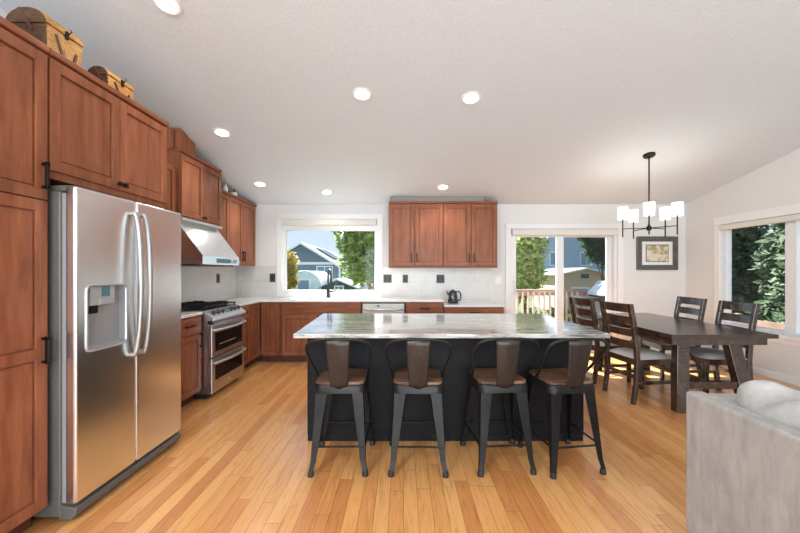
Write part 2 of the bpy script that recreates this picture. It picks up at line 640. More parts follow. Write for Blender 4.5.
# ------------------------------------------------------------------ room shell
struct(MB().box(XL - 0.2, XR + 0.2, YB - 0.2, YF + 0.15, -0.12, 0), 'floor', 'floor', 'honey oak plank floor running towards the window wall', 'floor')
ct = 0.2
mb = MB().prism([(YF + 0.2, ceil_z(YF + 0.2)), (-1, ceil_z(-1)), (YB - 0.2, ceil_z(YB - 0.2)), (YB - 0.2, ceil_z(YB - 0.2) + ct), (-1, ceil_z(-1) + ct), (YF + 0.2, ceil_z(YF + 0.2) + ct)], 'x', XL - 0.2, XR + 0.2)
struct(mb, 'ceiling', 'ceiling', 'white textured sloping ceiling with round downlights', 'ceiling')
e = 0.04
mb = MB().prism([(YB - 0.15, 0), (YF + 0.15, 0), (YF + 0.15, ceil_z(YF + .15) + e), (-1, ceil_z(-1) + e), (YB - 0.15, ceil_z(YB - .15) + e)], 'x', XL - 0.15, XL)
struct(mb, 'wall_left', 'wall', 'left wall behind the tall cherry cabinets and the range', 'wall')
# right wall with its window opening
WY0, WY1, WZ0, WZ1 = 3.42, 5.28, 0.57, 2.06
mb = MB()
mb.prism([(YB - .15, 0), (YF + .15, 0), (YF + .15, WZ0), (YB - .15, WZ0)], 'x', XR, XR + .15)
mb.prism([(WY1, WZ0), (YF + .15, WZ0), (YF + .15, ceil_z(YF + .15) + e), (WY1, ceil_z(WY1) + e)], 'x', XR, XR + .15)
mb.prism([(WY0, WZ1), (WY1, WZ1), (WY1, ceil_z(WY1) + e), (WY0, ceil_z(WY0) + e)], 'x', XR, XR + .15)
mb.prism([(YB - .15, WZ0), (WY0, WZ0), (WY0, ceil_z(WY0) + e), (-1, ceil_z(-1) + e), (YB - .15, ceil_z(YB - .15) + e)], 'x', XR, XR + .15)
struct(mb, 'wall_right', 'wall', 'plain warm white right wall with the wide window', 'wall')
# far wall with sink window and sliding door
KX0, KX1, KZ0, KZ1 = -2.02, -0.428, 1.0, 2.245
DX0, DX1, DZ1 = 1.80, 3.585, 2.085
top = ceil_z(YF) + 0.03
mb = MB()
for x0, x1, z0, z1 in ((XL - .15, KX0, 0, top), (KX0, KX1, 0, KZ0), (KX0, KX1, KZ1, top), (KX1, DX0, 0, top), (DX0, DX1, DZ1, top), (DX1, XR + .15, 0, top)):
    mb.box(x0, x1, YF, YF + .15, z0, z1)
struct(mb, 'wall_far', 'wall', 'far wall holding the sink window and the sliding door', 'wall')
# rear wall behind the camera with a broad window
mb = MB()
zt = ceil_z(YB) + e
for x0, x1, z0, z1 in ((XL - .15, -1.8, 0, zt), (-1.8, 3.8, 0, 0.3), (-1.8, 3.8, 2.5, zt), (3.8, XR + .15, 0, zt)):
    mb.box(x0, x1, YB - .15, YB, z0, z1)
struct(mb, 'wall_rear', 'wall', 'rear living room wall behind the camera', 'wall')
rw = struct_root('window_3', 'broad living room window behind the camera', 'window')
mb = MB()
for x0, x1, z0, z1 in ((-1.8, 3.8, 0.3, 0.36), (-1.8, 3.8, 2.44, 2.5), (-1.8, -1.74, .36, 2.44), (3.74, 3.8, .36, 2.44), (0.05, 0.11, .36, 2.44), (1.89, 1.95, .36, 2.44)):
    mb.box(x0, x1, YB - .12, YB - .04, z0, z1)
mb.build('frame', 'vinyl', rw)
MB().box(-1.74, 3.74, YB - .085, YB - .079, .36, 2.44).build('glass', 'glass', rw)

# backsplash tiles
struct(MB().box(XL + .012, -2.109, YF - .012, YF, .93, 1.46).box(-.337, 1.46, YF - .012, YF, .86, 1.455), 'trim_1', 'tile_back', 'pale grey tiled backsplash on the far wall either side of the window', 'backsplash')
struct(MB().box(XL, XL + .012, 2.89, YF - .012, .93, 1.46), 'trim_2', 'tile_side', 'pale grey tiled backsplash behind the range', 'backsplash')
# even grey-beige filler above the far upper cabinets, up to the slope
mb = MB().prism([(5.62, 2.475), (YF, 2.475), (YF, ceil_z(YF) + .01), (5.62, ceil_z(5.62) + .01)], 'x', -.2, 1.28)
struct(mb, 'trim_3', 'filler', 'grey filler box above the far wall cabinets', 'filler')
# baseboards
struct(MB().box(XR - .014, XR, YB, YF, 0, .085), 'baseboard_right', 'trim', 'white baseboard along the right wall', 'baseboard', bevel=.004)
struct(MB().box(3.675, XR - .014, YF - .014, YF, 0, .085).box(1.53, 1.71, YF - .014, YF, 0, .085), 'baseboard_far', 'trim', 'white baseboard along the far wall beside the sliding door', 'baseboard', bevel=.004)

# sink window
w1 = struct_root('window_1', 'white framed window above the kitchen sink', 'window')
mb = MB()
y0, y1 = YF - .018, YF
mb.box(KX0 - .088, KX0 + .003, y0, y1, .945, KZ1 + .08).box(KX1 - .003, KX1 + .088, y0, y1, .945, KZ1 + .08).box(KX0 - .088, KX1 + .088, y0 - .004, y1, KZ1 - .003, KZ1 + .08)
mb.build('casing', 'trim', w1, bevel=.003)
mb = MB()
mb.box(KX0, KX0 + .05, YF + .03, YF + .11, KZ0 + .013, KZ1).box(KX1 - .05, KX1, YF + .03, YF + .11, KZ0 + .013, KZ1).box(KX0 + .05, KX1 - .05, YF + .031, YF + .109, KZ1 - .192, KZ1).box(KX0 + .05, KX1 - .05, YF + .031, YF + .109, KZ0 + .013, KZ0 + .055)
mb.build('sash', 'vinyl', w1, bevel=.003)
MB().box(KX0 + .004, KX1 - .004, YF - .022, YF + .04, .9405, KZ0 + .012).build('sill', 'trim', w1)
MB().box(KX0 + .05, KX1 - .05, YF + .065, YF + .071, KZ0 + .055, KZ1 - .192).build('glass', 'glass', w1)
b = MB().box(KX0 + .01, KX1 - .01, YF - .06, YF + .02, KZ1 - .105, KZ1 - .01).build('blind_cassette', 'blind', w1, bevel=.012)
# right window
w2 = struct_root('window_2', 'wide white framed window in the right wall', 'window')
mb = MB()
x0, x1 = XR - .018, XR
mb.box(x0, x1, WY0 - .09, WY0 + .003, WZ0 - .09, WZ1 + .12).box(x0, x1, WY1 - .003, WY1 + .09, WZ0 - .09, WZ1 + .12).box(x0 - .004, x1, WY0 - .09, WY1 + .09, WZ1 - .003, WZ1 + .12)
mb.build('casing', 'trim', w2, bevel=.003)
MB().box(XR - .05, XR + .04, WY0 - .09, WY1 + .09, WZ0 - .035, WZ0 + .012).box(XR - .015, XR, WY0 - .09, WY1 + .09, WZ0 - .10, WZ0 - .035).build('sill', 'trim', w2, bevel=.004)
mb = MB()
fx0, fx1 = XR + .04, XR + .12
mb.box(fx0, fx1, WY0, WY0 + .055, WZ0, WZ1).box(fx0, fx1, WY1 - .055, WY1, WZ0, WZ1).box(fx0 + .001, fx1 - .001, WY0 + .055, WY1 - .055, WZ1 - .06, WZ1).box(fx0 + .001, fx1 - .001, WY0 + .055, WY1 - .055, WZ0 + .013, WZ0 + .05).box(fx0 - .005, fx1 - .002, 4.29, 4.42, WZ0 + .013, WZ1 - .001)
mb.build('sash', 'vinyl', w2, bevel=.003)
MB().box(XR + .078, XR + .084, WY0 + .055, 4.29, WZ0 + .05, WZ1 - .06).build('glass', 'glass', w2)
MB().box(XR + .078, XR + .084, 4.42, WY1 - .055, WZ0 + .05, WZ1 - .06).build('glass', 'glass', w2)
MB().box(XR - .045, XR + .02, WY0 + .01, WY1 - .01, WZ1 - .085, WZ1 - .01).build('blind_cassette', 'blind', w2, bevel=.012)
# sliding patio door
d1 = struct_root('door_1', 'white two panel sliding glass door to the deck', 'door')
mb = MB()
y0, y1 = YF - .018, YF
mb.box(DX0 - .09, DX0 + .003, y0, y1, 0, DZ1 + .08).box(DX1 - .003, DX1 + .09, y0, y1, 0, DZ1 + .08).box(DX0 - .09, DX1 + .09, y0 - .004, y1, DZ1 - .003, DZ1 + .08)
mb.build('casing', 'trim', d1, bevel=.003)
mb = MB()
mb.box(DX0, DX0 + .03, YF + .01, YF + .14, 0, DZ1).box(DX1 - .05, DX1, YF + .01, YF + .14, 0, DZ1).box(DX0, DX1, YF + .01, YF + .14, DZ1 - .04, DZ1).box(DX0, DX1, YF + .01, YF + .14, 0, .03)
mb.build('frame', 'vinyl', d1, bevel=.003)


def door_panel(x0, x1, y, sl, sr):
    mb = MB()
    mb.box(x0, x0 + sl, y, y + .04, .03, DZ1 - .04).box(x1 - sr, x1, y, y + .04, .03, DZ1 - .04).box(x0 + sl, x1 - sr, y, y + .04, DZ1 - .135, DZ1 - .04).box(x0 + sl, x1 - sr, y, y + .04, .03, .14)
    p = mb.build('panel', 'vinyl', d1, bevel=.003)
    MB().box(x0 + sl, x1 - sr, y + .017, y + .023, .14, DZ1 - .135).build('glass', 'glass', p)
    return p


p1 = door_panel(DX0 + .03, 2.69, YF + .03, .068, .11)
p2 = door_panel(2.64, DX1 - .05, YF + .085, .085, .085)
mb = MB().tube(catmull([(DX0 + .065, YF + .03, .98), (DX0 + .065, YF - .005, 1.0), (DX0 + .065, YF - .012, 1.1), (DX0 + .065, YF - .005, 1.2), (DX0 + .065, YF + .03, 1.22)]), .009)
mb.build('handle', 'vinyl', p1, smooth=True)
MB().box(2.72, DX1 - .13, YF + .131, YF + .133, .14, DZ1 - .135).build('insect_screen', 'screen', p2)
MB().box(DX0 + .01, DX1 - .01, YF - .06, YF + .008, DZ1 - .115, DZ1 - .015).build('blind_cassette', 'blind', d1, bevel=.012)


# ------------------------------------------------------------------ cherry cabinets
def shaker(x0, x1, z0, z1, fr=.058, y=-.02, rails=()):
    """a framed panel door: stiles, rails and a sunk panel; front at y"""
    mb = MB()
    mb.box(x0, x0 + fr, y, 0, z0, z1).box(x1 - fr, x1, y, 0, z0, z1)
    zs = [(z0, z0 + fr), (z1 - fr, z1)] + list(rails)
    for a, b in zs:
        mb.box(x0 + fr, x1 - fr, y, 0, a, b)
    g = .009
    mb.box(x0 + fr - .004, x1 - fr + .004, -.004, -.001, z0 + fr - .004, z1 - fr + .004)
    cuts = sorted(zs)
    for (a0, b0), (a1, b1) in zip(cuts, cuts[1:]):
        mb.box(x0 + fr + g, x1 - fr - g, y + .009, -.003, b0 + g, a1 - g)
    return mb


def bar_pull(c, length, vertical, y=-.02, out=.032):
    x, z = c
    mb = MB()
    h = length / 2
    t = .0075
    if vertical:
        mb.box(x - t, x + t, y - out, y - out + .014, z - h, z + h)
        for s in (-1, 1):
            mb.box(x - t, x + t, y - out, y, z + s * (h - .012) - t, z + s * (h - .012) + t)
    else:
        mb.box(x - h, x + h, y - out, y - out + .014, z - t, z + t)
        for s in (-1, 1):
            mb.box(x + s * (h - .012) - t, x + s * (h - .012) + t, y - out, y, z - t, z + t)
    return mb


def cabinet(name, label, loc, rotz, w, d, z0, z1, doors=(), drawers=(), toe=False, group=None, crown=0.0, rail=0.0, cat='cabinet', lo=0.0, hi=0.0):
    """front at local y = 0, width along local x, depth along +y. doors/drawers: (x0,x1,z0,z1,handle or None)"""
    t = thing(name, label, cat, loc, rotz, group)
    mb = MB().box(0, w, .001, d, z0, z1)
    mb.build('body', 'cherry', t, bevel=.002)
    if toe:
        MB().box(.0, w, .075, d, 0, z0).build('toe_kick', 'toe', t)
    if crown:
        MB().box(0, w, -.028, d, z1, z1 + crown).build('crown', 'cherry_h', t, bevel=.006)
    if rail:
        MB().box(0, w, -.012, .012, z0 - rail, z0).build('light_rail', 'cherry_h', t, bevel=.003)
    for x0, x1, a, b, hd, *rl in doors:
        dr = shaker(x0, x1, a, b, rails=rl[0] if rl else ()).build('door', 'cherry', t, bevel=.0025)
        pull(dr, hd)
    for x0, x1, a, b, hd in drawers:
        dr = MB().box(x0, x1, -.02, 0, a, b).build('drawer', 'cherry_h', t, bevel=.004)
        pull(dr, hd)
    return t


def pull(dr, hd):
    if not hd:
        return
    kind, x, z = hd
    if kind == 'knob':
        mb = MB().box(x - .006, x + .006, -.038, -.02, z - .006, z + .006).box(x - .014, x + .014, -.05, -.036, z - .014, z + .014)
        mb.build('knob', 'bronze', dr, bevel=.002)
    elif kind == 'v':
        bar_pull((x, z), .145, True).build('handle', 'bronze', dr, bevel=.002)
    elif kind == 'h':
        bar_pull((x, z), .15, False).build('handle', 'bronze', dr, bevel=.002)


Q = math.pi / 2
# --- left run; local x runs along world +Y, the front faces +X
PX = -1.89      # front of the tall run (door faces)
ty = 1.29
cabinet('pantry_cabinet', 'tall cherry pantry cabinet left of the fridge with doors one above the other', (PX - .02, ty, 0), Q, .604, .86, .10, 2.525,
        doors=[(.006, .598, 1.742, 2.512, ('v', .572, 1.865)), (.006, .598, .115, 1.735, ('v', .572, .95), [(.905, .962)])], toe=True, crown=.036)
cabinet('fridge_cabinet', 'two door cherry cabinet over the steel fridge', (PX - .02, 1.898, 0), Q, .965, .86, 1.868, 2.525,
        doors=[(.006, .472, 1.909, 2.512, ('knob', .452, 1.943)), (.478, .945, 1.909, 2.512, ('knob', .498, 1.943))], crown=.036)
cabinet('upper_cabinet', 'narrow cherry upper cabinet mostly hidden between the fridge and the range hood', (-2.445, 2.875, 0), Q, .915, .325, 1.46, 2.50,
        doors=[(.006, .455, 1.475, 2.485, ('v', .43, 1.6)), (.46, .909, 1.475, 2.485, ('v', .485, 1.6))])
hood_y0, hood_y1 = 3.80, 4.645
cabinet('hood_cabinet', 'two door cherry cabinet above the steel range hood', (-2.392, hood_y0, 0), Q, .845, .38, 1.952, 2.652,
        doors=[(.006, .42, 1.968, 2.636, ('knob', .40, 2.0)), (.425, .839, 1.968, 2.636, ('knob', .445, 2.0))], crown=.034)
cabinet('tall_upper_cabinet', 'three door cherry upper cabinet running from the range hood to the far corner', (-2.464, 4.655, 0), Q, 1.262, .31, 1.462, 2.444,
        doors=[(.004, .338, 1.475, 2.432, ('v', .315, 1.6)), (.343, .75, 1.475, 2.432, ('v', .727, 1.6)), (.757, 1.225, 1.475, 2.432, ('v', .79, 1.60))], crown=.034)
# wooden duct cover between the hood cabinet and the sloping ceiling
t = thing('duct_cover', 'cherry wood duct cover standing on the hood cabinet against the ceiling', 'duct cover', (0, 0, 0))
for n, (a, b, x) in enumerate(((3.802, 3.925, -2.385), (3.94, 4.10, -2.40))):
    MB().prism([(a, 2.687), (b, 2.687), (b, ceil_z(b) - .012), (a, ceil_z(a) - .012)], 'x', -2.75, x).build('panel', 'cherry', t, bevel=.003)
MB().prism([(3.92, 2.687), (3.945, 2.687), (3.945, ceil_z(3.945) - .03), (3.92, ceil_z(3.92) - .03)], 'x', -2.75, -2.43).build('spacer', 'toe', t)
MB().box(-2.455, -2.44, 3.796, 3.804, 2.69, 2.88).build('trim_strip', 'toe', t)

CH = .94       # counter height
BX = -2.15     # base cabinet front on the left run
cabinet('base_cabinet', 'cherry base cabinet between the fridge and the range with drawer over door', (BX, 2.875, 0), Q, .885, .62, .10, .908,
        doors=[(.44, .875, .115, .715, ('v', .848, .645)), (.006, .434, .115, .715, ('v', .408, .645))],
        drawers=[(.44, .875, .725, .893, ('h', .66, .815)), (.006, .434, .725, .893, ('h', .22, .815))], toe=True)
cabinet('base_cabinet', 'cherry base cabinet right of the range filling the corner', (BX, 4.565, 0), Q, .76, .62, .10, .908,
        doors=[(.006, .36, .115, .715, None), (.372, .73, .115, .893, None)],
        drawers=[(.006, .36, .725, .893, ('h', .18, .812))], toe=True)
# --- far run; the front faces the camera
FY = 5.325
cabinet('base_cabinet', 'narrow single door cherry base cabinet in the corner left of the sink', (-2.13, FY, 0), 0, .305, .60, .10, .908,
        doors=[(.015, .29, .115, .893, None)], toe=True)
cabinet('sink_cabinet', 'wide cherry sink base cabinet under the kitchen window', (-1.82, FY, 0), 0, 1.19, .60, .10, .70,
        doors=[(.012, .588, .115, .72, ('v', .56, .65)), (.598, 1.178, .115, .72, ('v', .626, .65))], toe=True)
sc = [o for o in bpy.data.objects if o.name == 'sink_cabinet'][0]
MB().box(0, 1.19, -.001, .055, .70, .908).build('false_front', 'cherry_h', sc, bevel=.004)
cabinet('drawer_cabinet', 'cherry drawer cabinet between the dishwasher and the lower counter', (.04, FY, 0), 0, .57, .60, .10, .908,
        drawers=[(.006, .564, .745, .893, ('h', .285, .82)), (.006, .564, .43, .735, ('h', .285, .60)), (.006, .564, .115, .42, ('h', .285, .28))], toe=True)
cabinet('desk_cabinet', 'low cherry cabinet under the lower counter beside the sliding door', (.618, FY, 0), 0, .895, .60, .10, .833,
        doors=[(.006, .445, .115, .65, ('v', .418, .58)), (.451, .889, .115, .65, ('v', .478, .58))],
        drawers=[(.006, .889, .66, .818, ('h', .45, .755))], toe=True)
UY = 5.60
cabinet('wall_cabinet', 'left two door cherry wall cabinet right of the sink window', (-.226, UY, 0), 0, .856, .315, 1.445, 2.44,
        doors=[(.008, .40, 1.46, 2.425, ('v', .362, 1.585)), (.418, .848, 1.46, 2.425, ('v', .446, 1.585))], crown=.034, rail=.02, group='cherry wall cabinets on the far wall')
cabinet('wall_cabinet', 'right two door cherry wall cabinet nearer the sliding door', (.632, UY, 0), 0, .856, .315, 1.445, 2.44,
        doors=[(.008, .43, 1.46, 2.425, ('v', .405, 1.585)), (.448, .84, 1.46, 2.425, ('v', .482, 1.585))], crown=.034, rail=.02, group='cherry wall cabinets on the far wall')
t = thing('strip_light', 'slim lit strip light under the far wall cabinets', 'light', (.63, 5.75, 1.445))
MB().box(-.80, .80, -.02, .02, -.012, 0).build('housing', 'white_plastic', t, bevel=.003)
MB().box(-.79, .79, -.015, .015, -.016, -.012).build('diffuser', 'striplight', t)

# --- counters
cx = -2.125
cy = 5.30
mb = MB().box(XL + .012, cx, 2.872, 3.765, CH - .03, CH)
tag(mb.build('countertop', 'counter', bevel=.004), 'short white quartz countertop between fridge and range', 'countertop')
mb = MB().prism([(XL + .012, 4.562), (cx, 4.562), (cx, cy), (.612, cy), (.612, YF - .012), (XL + .012, YF - .012)], 'z', CH - .03, CH)
ctop = mb.build('countertop', 'counter', bevel=.004)
cut(ctop, [(-1.60, -.85, 5.40, 5.80, .85, 1.0)])
tag(ctop, 'long white quartz countertop turning the corner under the sink window', 'countertop')
tag(MB().box(.614, 1.525, cy, YF - .012, .835, .865).build('countertop', 'counter', bevel=.004), 'lower white quartz countertop holding the kettle beside the sliding door', 'countertop')
# sink and faucet
t = thing('sink', 'undermount steel sink below the window', 'sink', (-1.225, 5.60, 0))
mb = MB()
mb.box(-.385, .385, -.21, -.199, .72, .909).box(-.385, .385, .199, .21, .72, .909).box(-.385, -.375, -.199, .199, .72, .909).box(.375, .385, -.199, .199, .72, .909)
mb.build('basin_wall', 'sink', t)
MB().box(-.385, .385, -.21, .21, .708, .72).build('basin_floor', 'sink', t)
MB().lathe([(.04, .72), (.04, .724), (.03, .7245)], seg=20).build('drain', 'iron', t, smooth=True)
t = thing('faucet', 'black gooseneck kitchen faucet in front of the window', 'faucet', (-1.232, 5.845, CH))
MB().lathe([(.032, 0), (.032, .012), (.025, .016), (.023, .15), (.017, .16)], seg=20).build('base', 'black', t, smooth=True)
pts = [(0, 0, .13), (0, 0, .36)] + [(.042 * (1 - math.cos(a)), -.09 * (1 - math.cos(a)), .36 + .10 * math.sin(a)) for a in [R(q) for q in range(15, 181, 15)]] + [(.084, -.18, .30)]
MB().tube(pts, .015, 12).build('spout', 'black', t, smooth=True)
MB().tube([(.084, -.18, .32), (.084, -.18, .25), (.084, -.18, .205)], [.018, .023, .022], 14).build('spray_head', 'black', t, smooth=True)
MB().tube([(.015, 0, .10), (.07, 0, .105), (.13, 0, .125)], [.013, .011, .009]).build('lever', 'black', t, smooth=True)

# --- dishwasher
t = thing('dishwasher', 'stainless steel dishwasher under the counter right of the sink', 'dishwasher', (-.617, FY, 0))
MB().box(0, .645, .01, .58, .08, .90).build('body', 'fridge_side', t)
MB().box(.012, .633, -.03, .008, .11, .885).build('door', 'steel_plain', t, bevel=.006)
mb = MB().tube(catmull([(.05, -.03, .805), (.07, -.065, .805), (.32, -.085, .805), (.57, -.065, .805), (.59, -.03, .805)]), .012)
mb.build('handle', 'steel_v', t, smooth=True)
MB().box(.23, .265, -.034, -.03, .845, .865).build('badge', 'black', t)
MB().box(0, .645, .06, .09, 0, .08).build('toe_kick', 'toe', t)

# --- fridge
FX = -1.772
fy0, fym, fy1 = 1.9225, 2.359, 2.844
t = thing('refrigerator', 'stainless side by side refrigerator with door dispenser and bowed handles', 'refrigerator', (-2.25, 2.383, 0))
ox, oy = -2.25, 2.383


def F(mb):
    mb.v = [(x - ox, y - oy, z) for x, y, z in mb.v]
    return mb


F(MB().box(-2.70, -1.857, fy0, fy1, .03, 1.80)).build('body', 'fridge_side', t, bevel=.006)
F(MB().box(-1.857, -1.832, fy0 + .012, fy1 - .012, .10, 1.79)).build('door_gasket', 'grey_plastic', t)
dz0, dz1 = .098, 1.829
dl = F(MB().box(-1.832, FX, fy0, fym - .003, dz0, dz1)).build('door', 'steel', t, bevel=.014, seg=3)
md = dl.modifiers['bevel']
C.view_layer.update()
me = bpy.data.meshes.new_from_object(dl.evaluated_get(C.evaluated_depsgraph_get()))
dl.modifiers.clear()
dl.data = me
py0, py1, pz0, pz1 = 1.986, 2.271, .912, 1.284
c_ = [(-1.817 - ox, -1.7 - ox, py0 - oy, py1 - oy, pz0, pz1)]
cut(dl, c_)
dr_ = F(MB().box(-1.832, FX, fym + .003, fy1, dz0, dz1)).build('door', 'steel', t, bevel=.014, seg=3)
# dispenser
rim = MB()
pts = []
rr = .03
for cyy, czz, a0 in ((py1 - rr, pz1 - rr, 0), (py0 + rr, pz1 - rr, 90), (py0 + rr, pz0 + rr, 180), (py1 - rr, pz0 + rr, 270)):
    for q in range(0, 91, 18):
        a = R(a0 + q)
        pts.append((FX + .001, cyy + rr * math.cos(a), czz + rr * math.sin(a)))
rim.tube(pts, .0075, 8, closed=True)
dsp = F(rim).build('dispenser', 'silver_plastic', dl, smooth=True)
F(MB().box(-1.8165, -1.814, py0 + .003, py1 - .003, pz0 + .003, pz1 - .003).box(-1.8165, FX - .004, py0 + .001, py0 + .005, pz0, pz1).box(-1.8165, FX - .004, py1 - .005, py1 - .001, pz0, pz1)
  .box(-1.8165, FX - .004, py0, py1, pz1 - .005, pz1 - .001)).build('dispenser_recess', 'grey_plastic', dl)
F(MB().prism([(-1.8165, pz0 + .001), (FX + .006, pz0 + .001), (FX + .006, pz0 + .016), (-1.8165, pz0 + .03)], 'y', py0 + .004, py1 - .004)).build('drip_tray', 'silver_plastic', dl)
F(MB().box(-1.814, -1.785, py0 + .04, py0 + .215, 1.165, pz1 - .008)).build('dispenser_panel', 'silver_plastic', dl, bevel=.004)
F(MB().box(-1.785, -1.7835, py0 + .115, py0 + .175, 1.215, 1.275)).build('display', 'led', dl)
F(MB().box(-1.7845, -1.779, py0 + .10, py0 + .20, 1.168, 1.205)).build('ice_chute', 'silver_plastic', dl, bevel=.004)
F(MB().box(-1.814, -1.790, py0 + .03, py0 + .10, 1.12, 1.165)).build('nozzle', 'bronze', dl, bevel=.004)
F(MB().box(-1.806, -1.801, py0 + .02, py0 + .085, 1.03, 1.12, rot=Matrix.Rotation(R(14), 3, 'Y'))).build('paddle', 'grey_plastic', dl, bevel=.002)
F(MB().box(-1.8145, -1.812, py0 + .228, py0 + .25, 1.18, 1.27)).build('button_strip', 'grey_plastic', dl)
for yb, dd in ((2.318, dl), (2.402, dr_)):
    prof = catmull([(FX - .002, yb, 1.742), (FX + .03, yb, 1.728), (FX + .053, yb, 1.58), (FX + .063, yb, 1.30), (FX + .055, yb, 1.02), (FX + .03, yb, .838), (FX - .002, yb, .822)], 8)
    F(MB().tube(prof, .0155, 14)).build('handle', 'handle_steel', dd, smooth=True)
F(MB().prism([(-1.87, .012), (-1.80, .012), (-1.775, .045), (-1.775, .075), (-1.87, .092)], 'y', fy0 + .004, fy1 - .004)).build('grille', 'fridge_side', t, bevel=.006)
for ya in (fy0 + .01, fy1 - .10):
    F(MB().box(-1.98, -1.80, ya, ya + .09, 1.801, 1.833)).build('hinge_cover', 'fridge_side', t, bevel=.006)
for ya in (fy0 + .05, fy1 - .05):
    F(MB().lathe([(.022, 0), (.022, .03)], (-1.85, ya, 0), 12)).build('foot', 'grey_plastic', t)

# --- range; local frame like the cabinets
RXf = -2.045
t = thing('gas_range', 'stainless steel double oven gas range with black grates', 'range', (RXf, 3.77, 0), Q)
W = .785
MB().box(.006, W - .006, .03, .70, .06, .905).build('body', 'steel_v', t)
MB().box(.03, W - .03, .06, .65, 0, .06).build('plinth', 'black', t)
MB().prism([(.085, .945), (-.028, .865), (-.034, .835), (.03, .80)], 'x', .002, W - .002).build('control_panel', 'silver_plastic', t, bevel=.006)
MB().box(.004, W - .004, .05, .71, .906, .946).build('cooktop', 'steel_v', t, bevel=.006)
MB().box(.03, W - .03, .07, .68, .946, .949).build('burner_tray', 'black', t)
nrm = Vector((0, -.578, .816)).normalized()
for k in (0, 1, 2, 4, 5, 6):
    x = .10 + k * (W - .2) / 6
    p = Vector((x, .028, .906))
    MB().tube([p - nrm * .005, p + nrm * .012, p + nrm * .013, p + nrm * .034], [.026, .026, .019, .017], 16).build('knob', 'kettle', t, smooth=True)
MB().beam(Vector((W / 2 - .05, .028, .906)), Vector((W / 2 + .05, .028, .906)), .05, .004, up=nrm).build('display', 'led', t)
for a, b, hz in ((.445, .785, .735), (.055, .43, .385)):
    od = MB().box(.008, W - .008, -.012, .03, a, b).build('oven_door', 'steel_v', t, bevel=.006)
    MB().box(.075, W - .075, -.014, -.011, a + (.05 if a > .2 else .135), b - .085).build('oven_glass', 'black_gloss', od)
    mb = MB().tube(catmull([(.03, -.01, hz), (.05, -.045, hz), (.2, -.068, hz), (W / 2, -.078, hz), (W - .2, -.068, hz), (W - .05, -.045, hz), (W - .03, -.01, hz)]), .0135, 12)
    mb.build('oven_handle', 'silver_plastic', od, smooth=True)
    if a > .2:
        MB().box(.16, W - .25, -.0148, -.0139, a + .115, a + .123).build('rack', 'grey_plastic', od)
    else:
        MB().tube([(W / 2, -.010, a + .065), (W / 2, -.0145, a + .065)], .012, 16).build('badge', 'steel', od)
MB().box(.0, .03, -.016, .03, .80, .84).build('end_cap', 'black', t)
for k in range(3):
    x0 = .04 + k * .237
    x1 = x0 + .228
    mb = MB()
    zz = .985
    for yy in (.09, .375, .66):
        mb.box(x0, x1, yy - .007, yy + .007, zz - .012, zz)
    for xx in (x0 + .007, x1 - .007, (x0 + x1) / 2):
        mb.box(xx - .007, xx + .007, .085, .665, zz - .012, zz)
    for yc in (.23, .52):
        mb.box(x0, x1, yc - .006, yc + .006, zz - .012, zz + .004)
        for s in (-1, 1):
            mb.box((x0 + x1) / 2 + s * .06 - .006, (x0 + x1) / 2 + s * .06 + .006, yc - .07, yc + .07, zz - .01, zz + .014)
    for xx in (x0 + .007, x1 - .007):
        for yy in (.095, .375, .655):
            mb.box(xx - .008, xx + .008, yy - .008, yy + .008, .949, zz)
    mb.build('grate', 'iron', t, bevel=.002)
for xx in (.155, .392, .63):
    for yc in (.23, .52):
        MB().lathe([(.045, .949), (.045, .958), (.032, .960), (.032, .968), (.0, .969)], (xx, yc, 0), 20).build('burner', 'iron', t, smooth=True)

# --- range hood
t = thing('range_hood', 'wedge shaped stainless range hood over the gas range', 'range hood', (0, 0, 0))
hx = -2.141
MB().prism([(XL + .015, 1.445), (hx, 1.445), (hx, 1.537), (-2.43, 1.918), (XL + .015, 1.918)], 'y', hood_y0, hood_y1).build('canopy', 'steel', t, bevel=.003)
MB().box(-2.75, -2.36, hood_y0 + .002, hood_y1 - .002, 1.918, 1.95).build('top_flange', 'silver_plastic', t, bevel=.003)
MB().box(hx, hx + .003, hood_y0 + .28, hood_y0 + .62, 1.467, 1.515).build('control_panel', 'led', t)
mb = MB()
for k in range(3):
    for j in range(2):
        mb.box(hx, hx + .003, hood_y0 + .665 + k * .035, hood_y0 + .69 + k * .035, 1.47 + j * .027, 1.488 + j * .027)
mb.build('buttons', 'grey_plastic', t)
MB().box(-2.70, hx - .06, hood_y0 + .03, hood_y1 - .03, 1.43, 1.446).build('filter', 'black', t)

# --- island
t = thing('kitchen_island', 'charcoal kitchen island with a grey streaked granite top', 'island', (.34, 3.3, 0))
I = lambda mb: (setattr(mb, 'v', [(x - .34, y - 3.3, z) for x, y, z in mb.v]), mb)[1]
I(MB().box(-.762, 1.445, 2.857, 3.74, .0, .878)).build('base', 'island', t, bevel=.003)
I(MB().box(-.766, 1.449, 2.853, 3.744, .0, .05)).build('plinth', 'island', t, bevel=.003)
I(MB().box(-.768, -.755, 2.851, 3.746, .05, .878).box(1.44, 1.451, 2.851, 3.746, .05, .878)).build('end_panel', 'island', t, bevel=.002)
I(MB().prism([(-.798, 2.577), (1.508, 2.577), (1.512, 3.85), (-.868, 3.85)], 'z', .878, .91)).build('countertop', 'granite', t, bevel=.005)


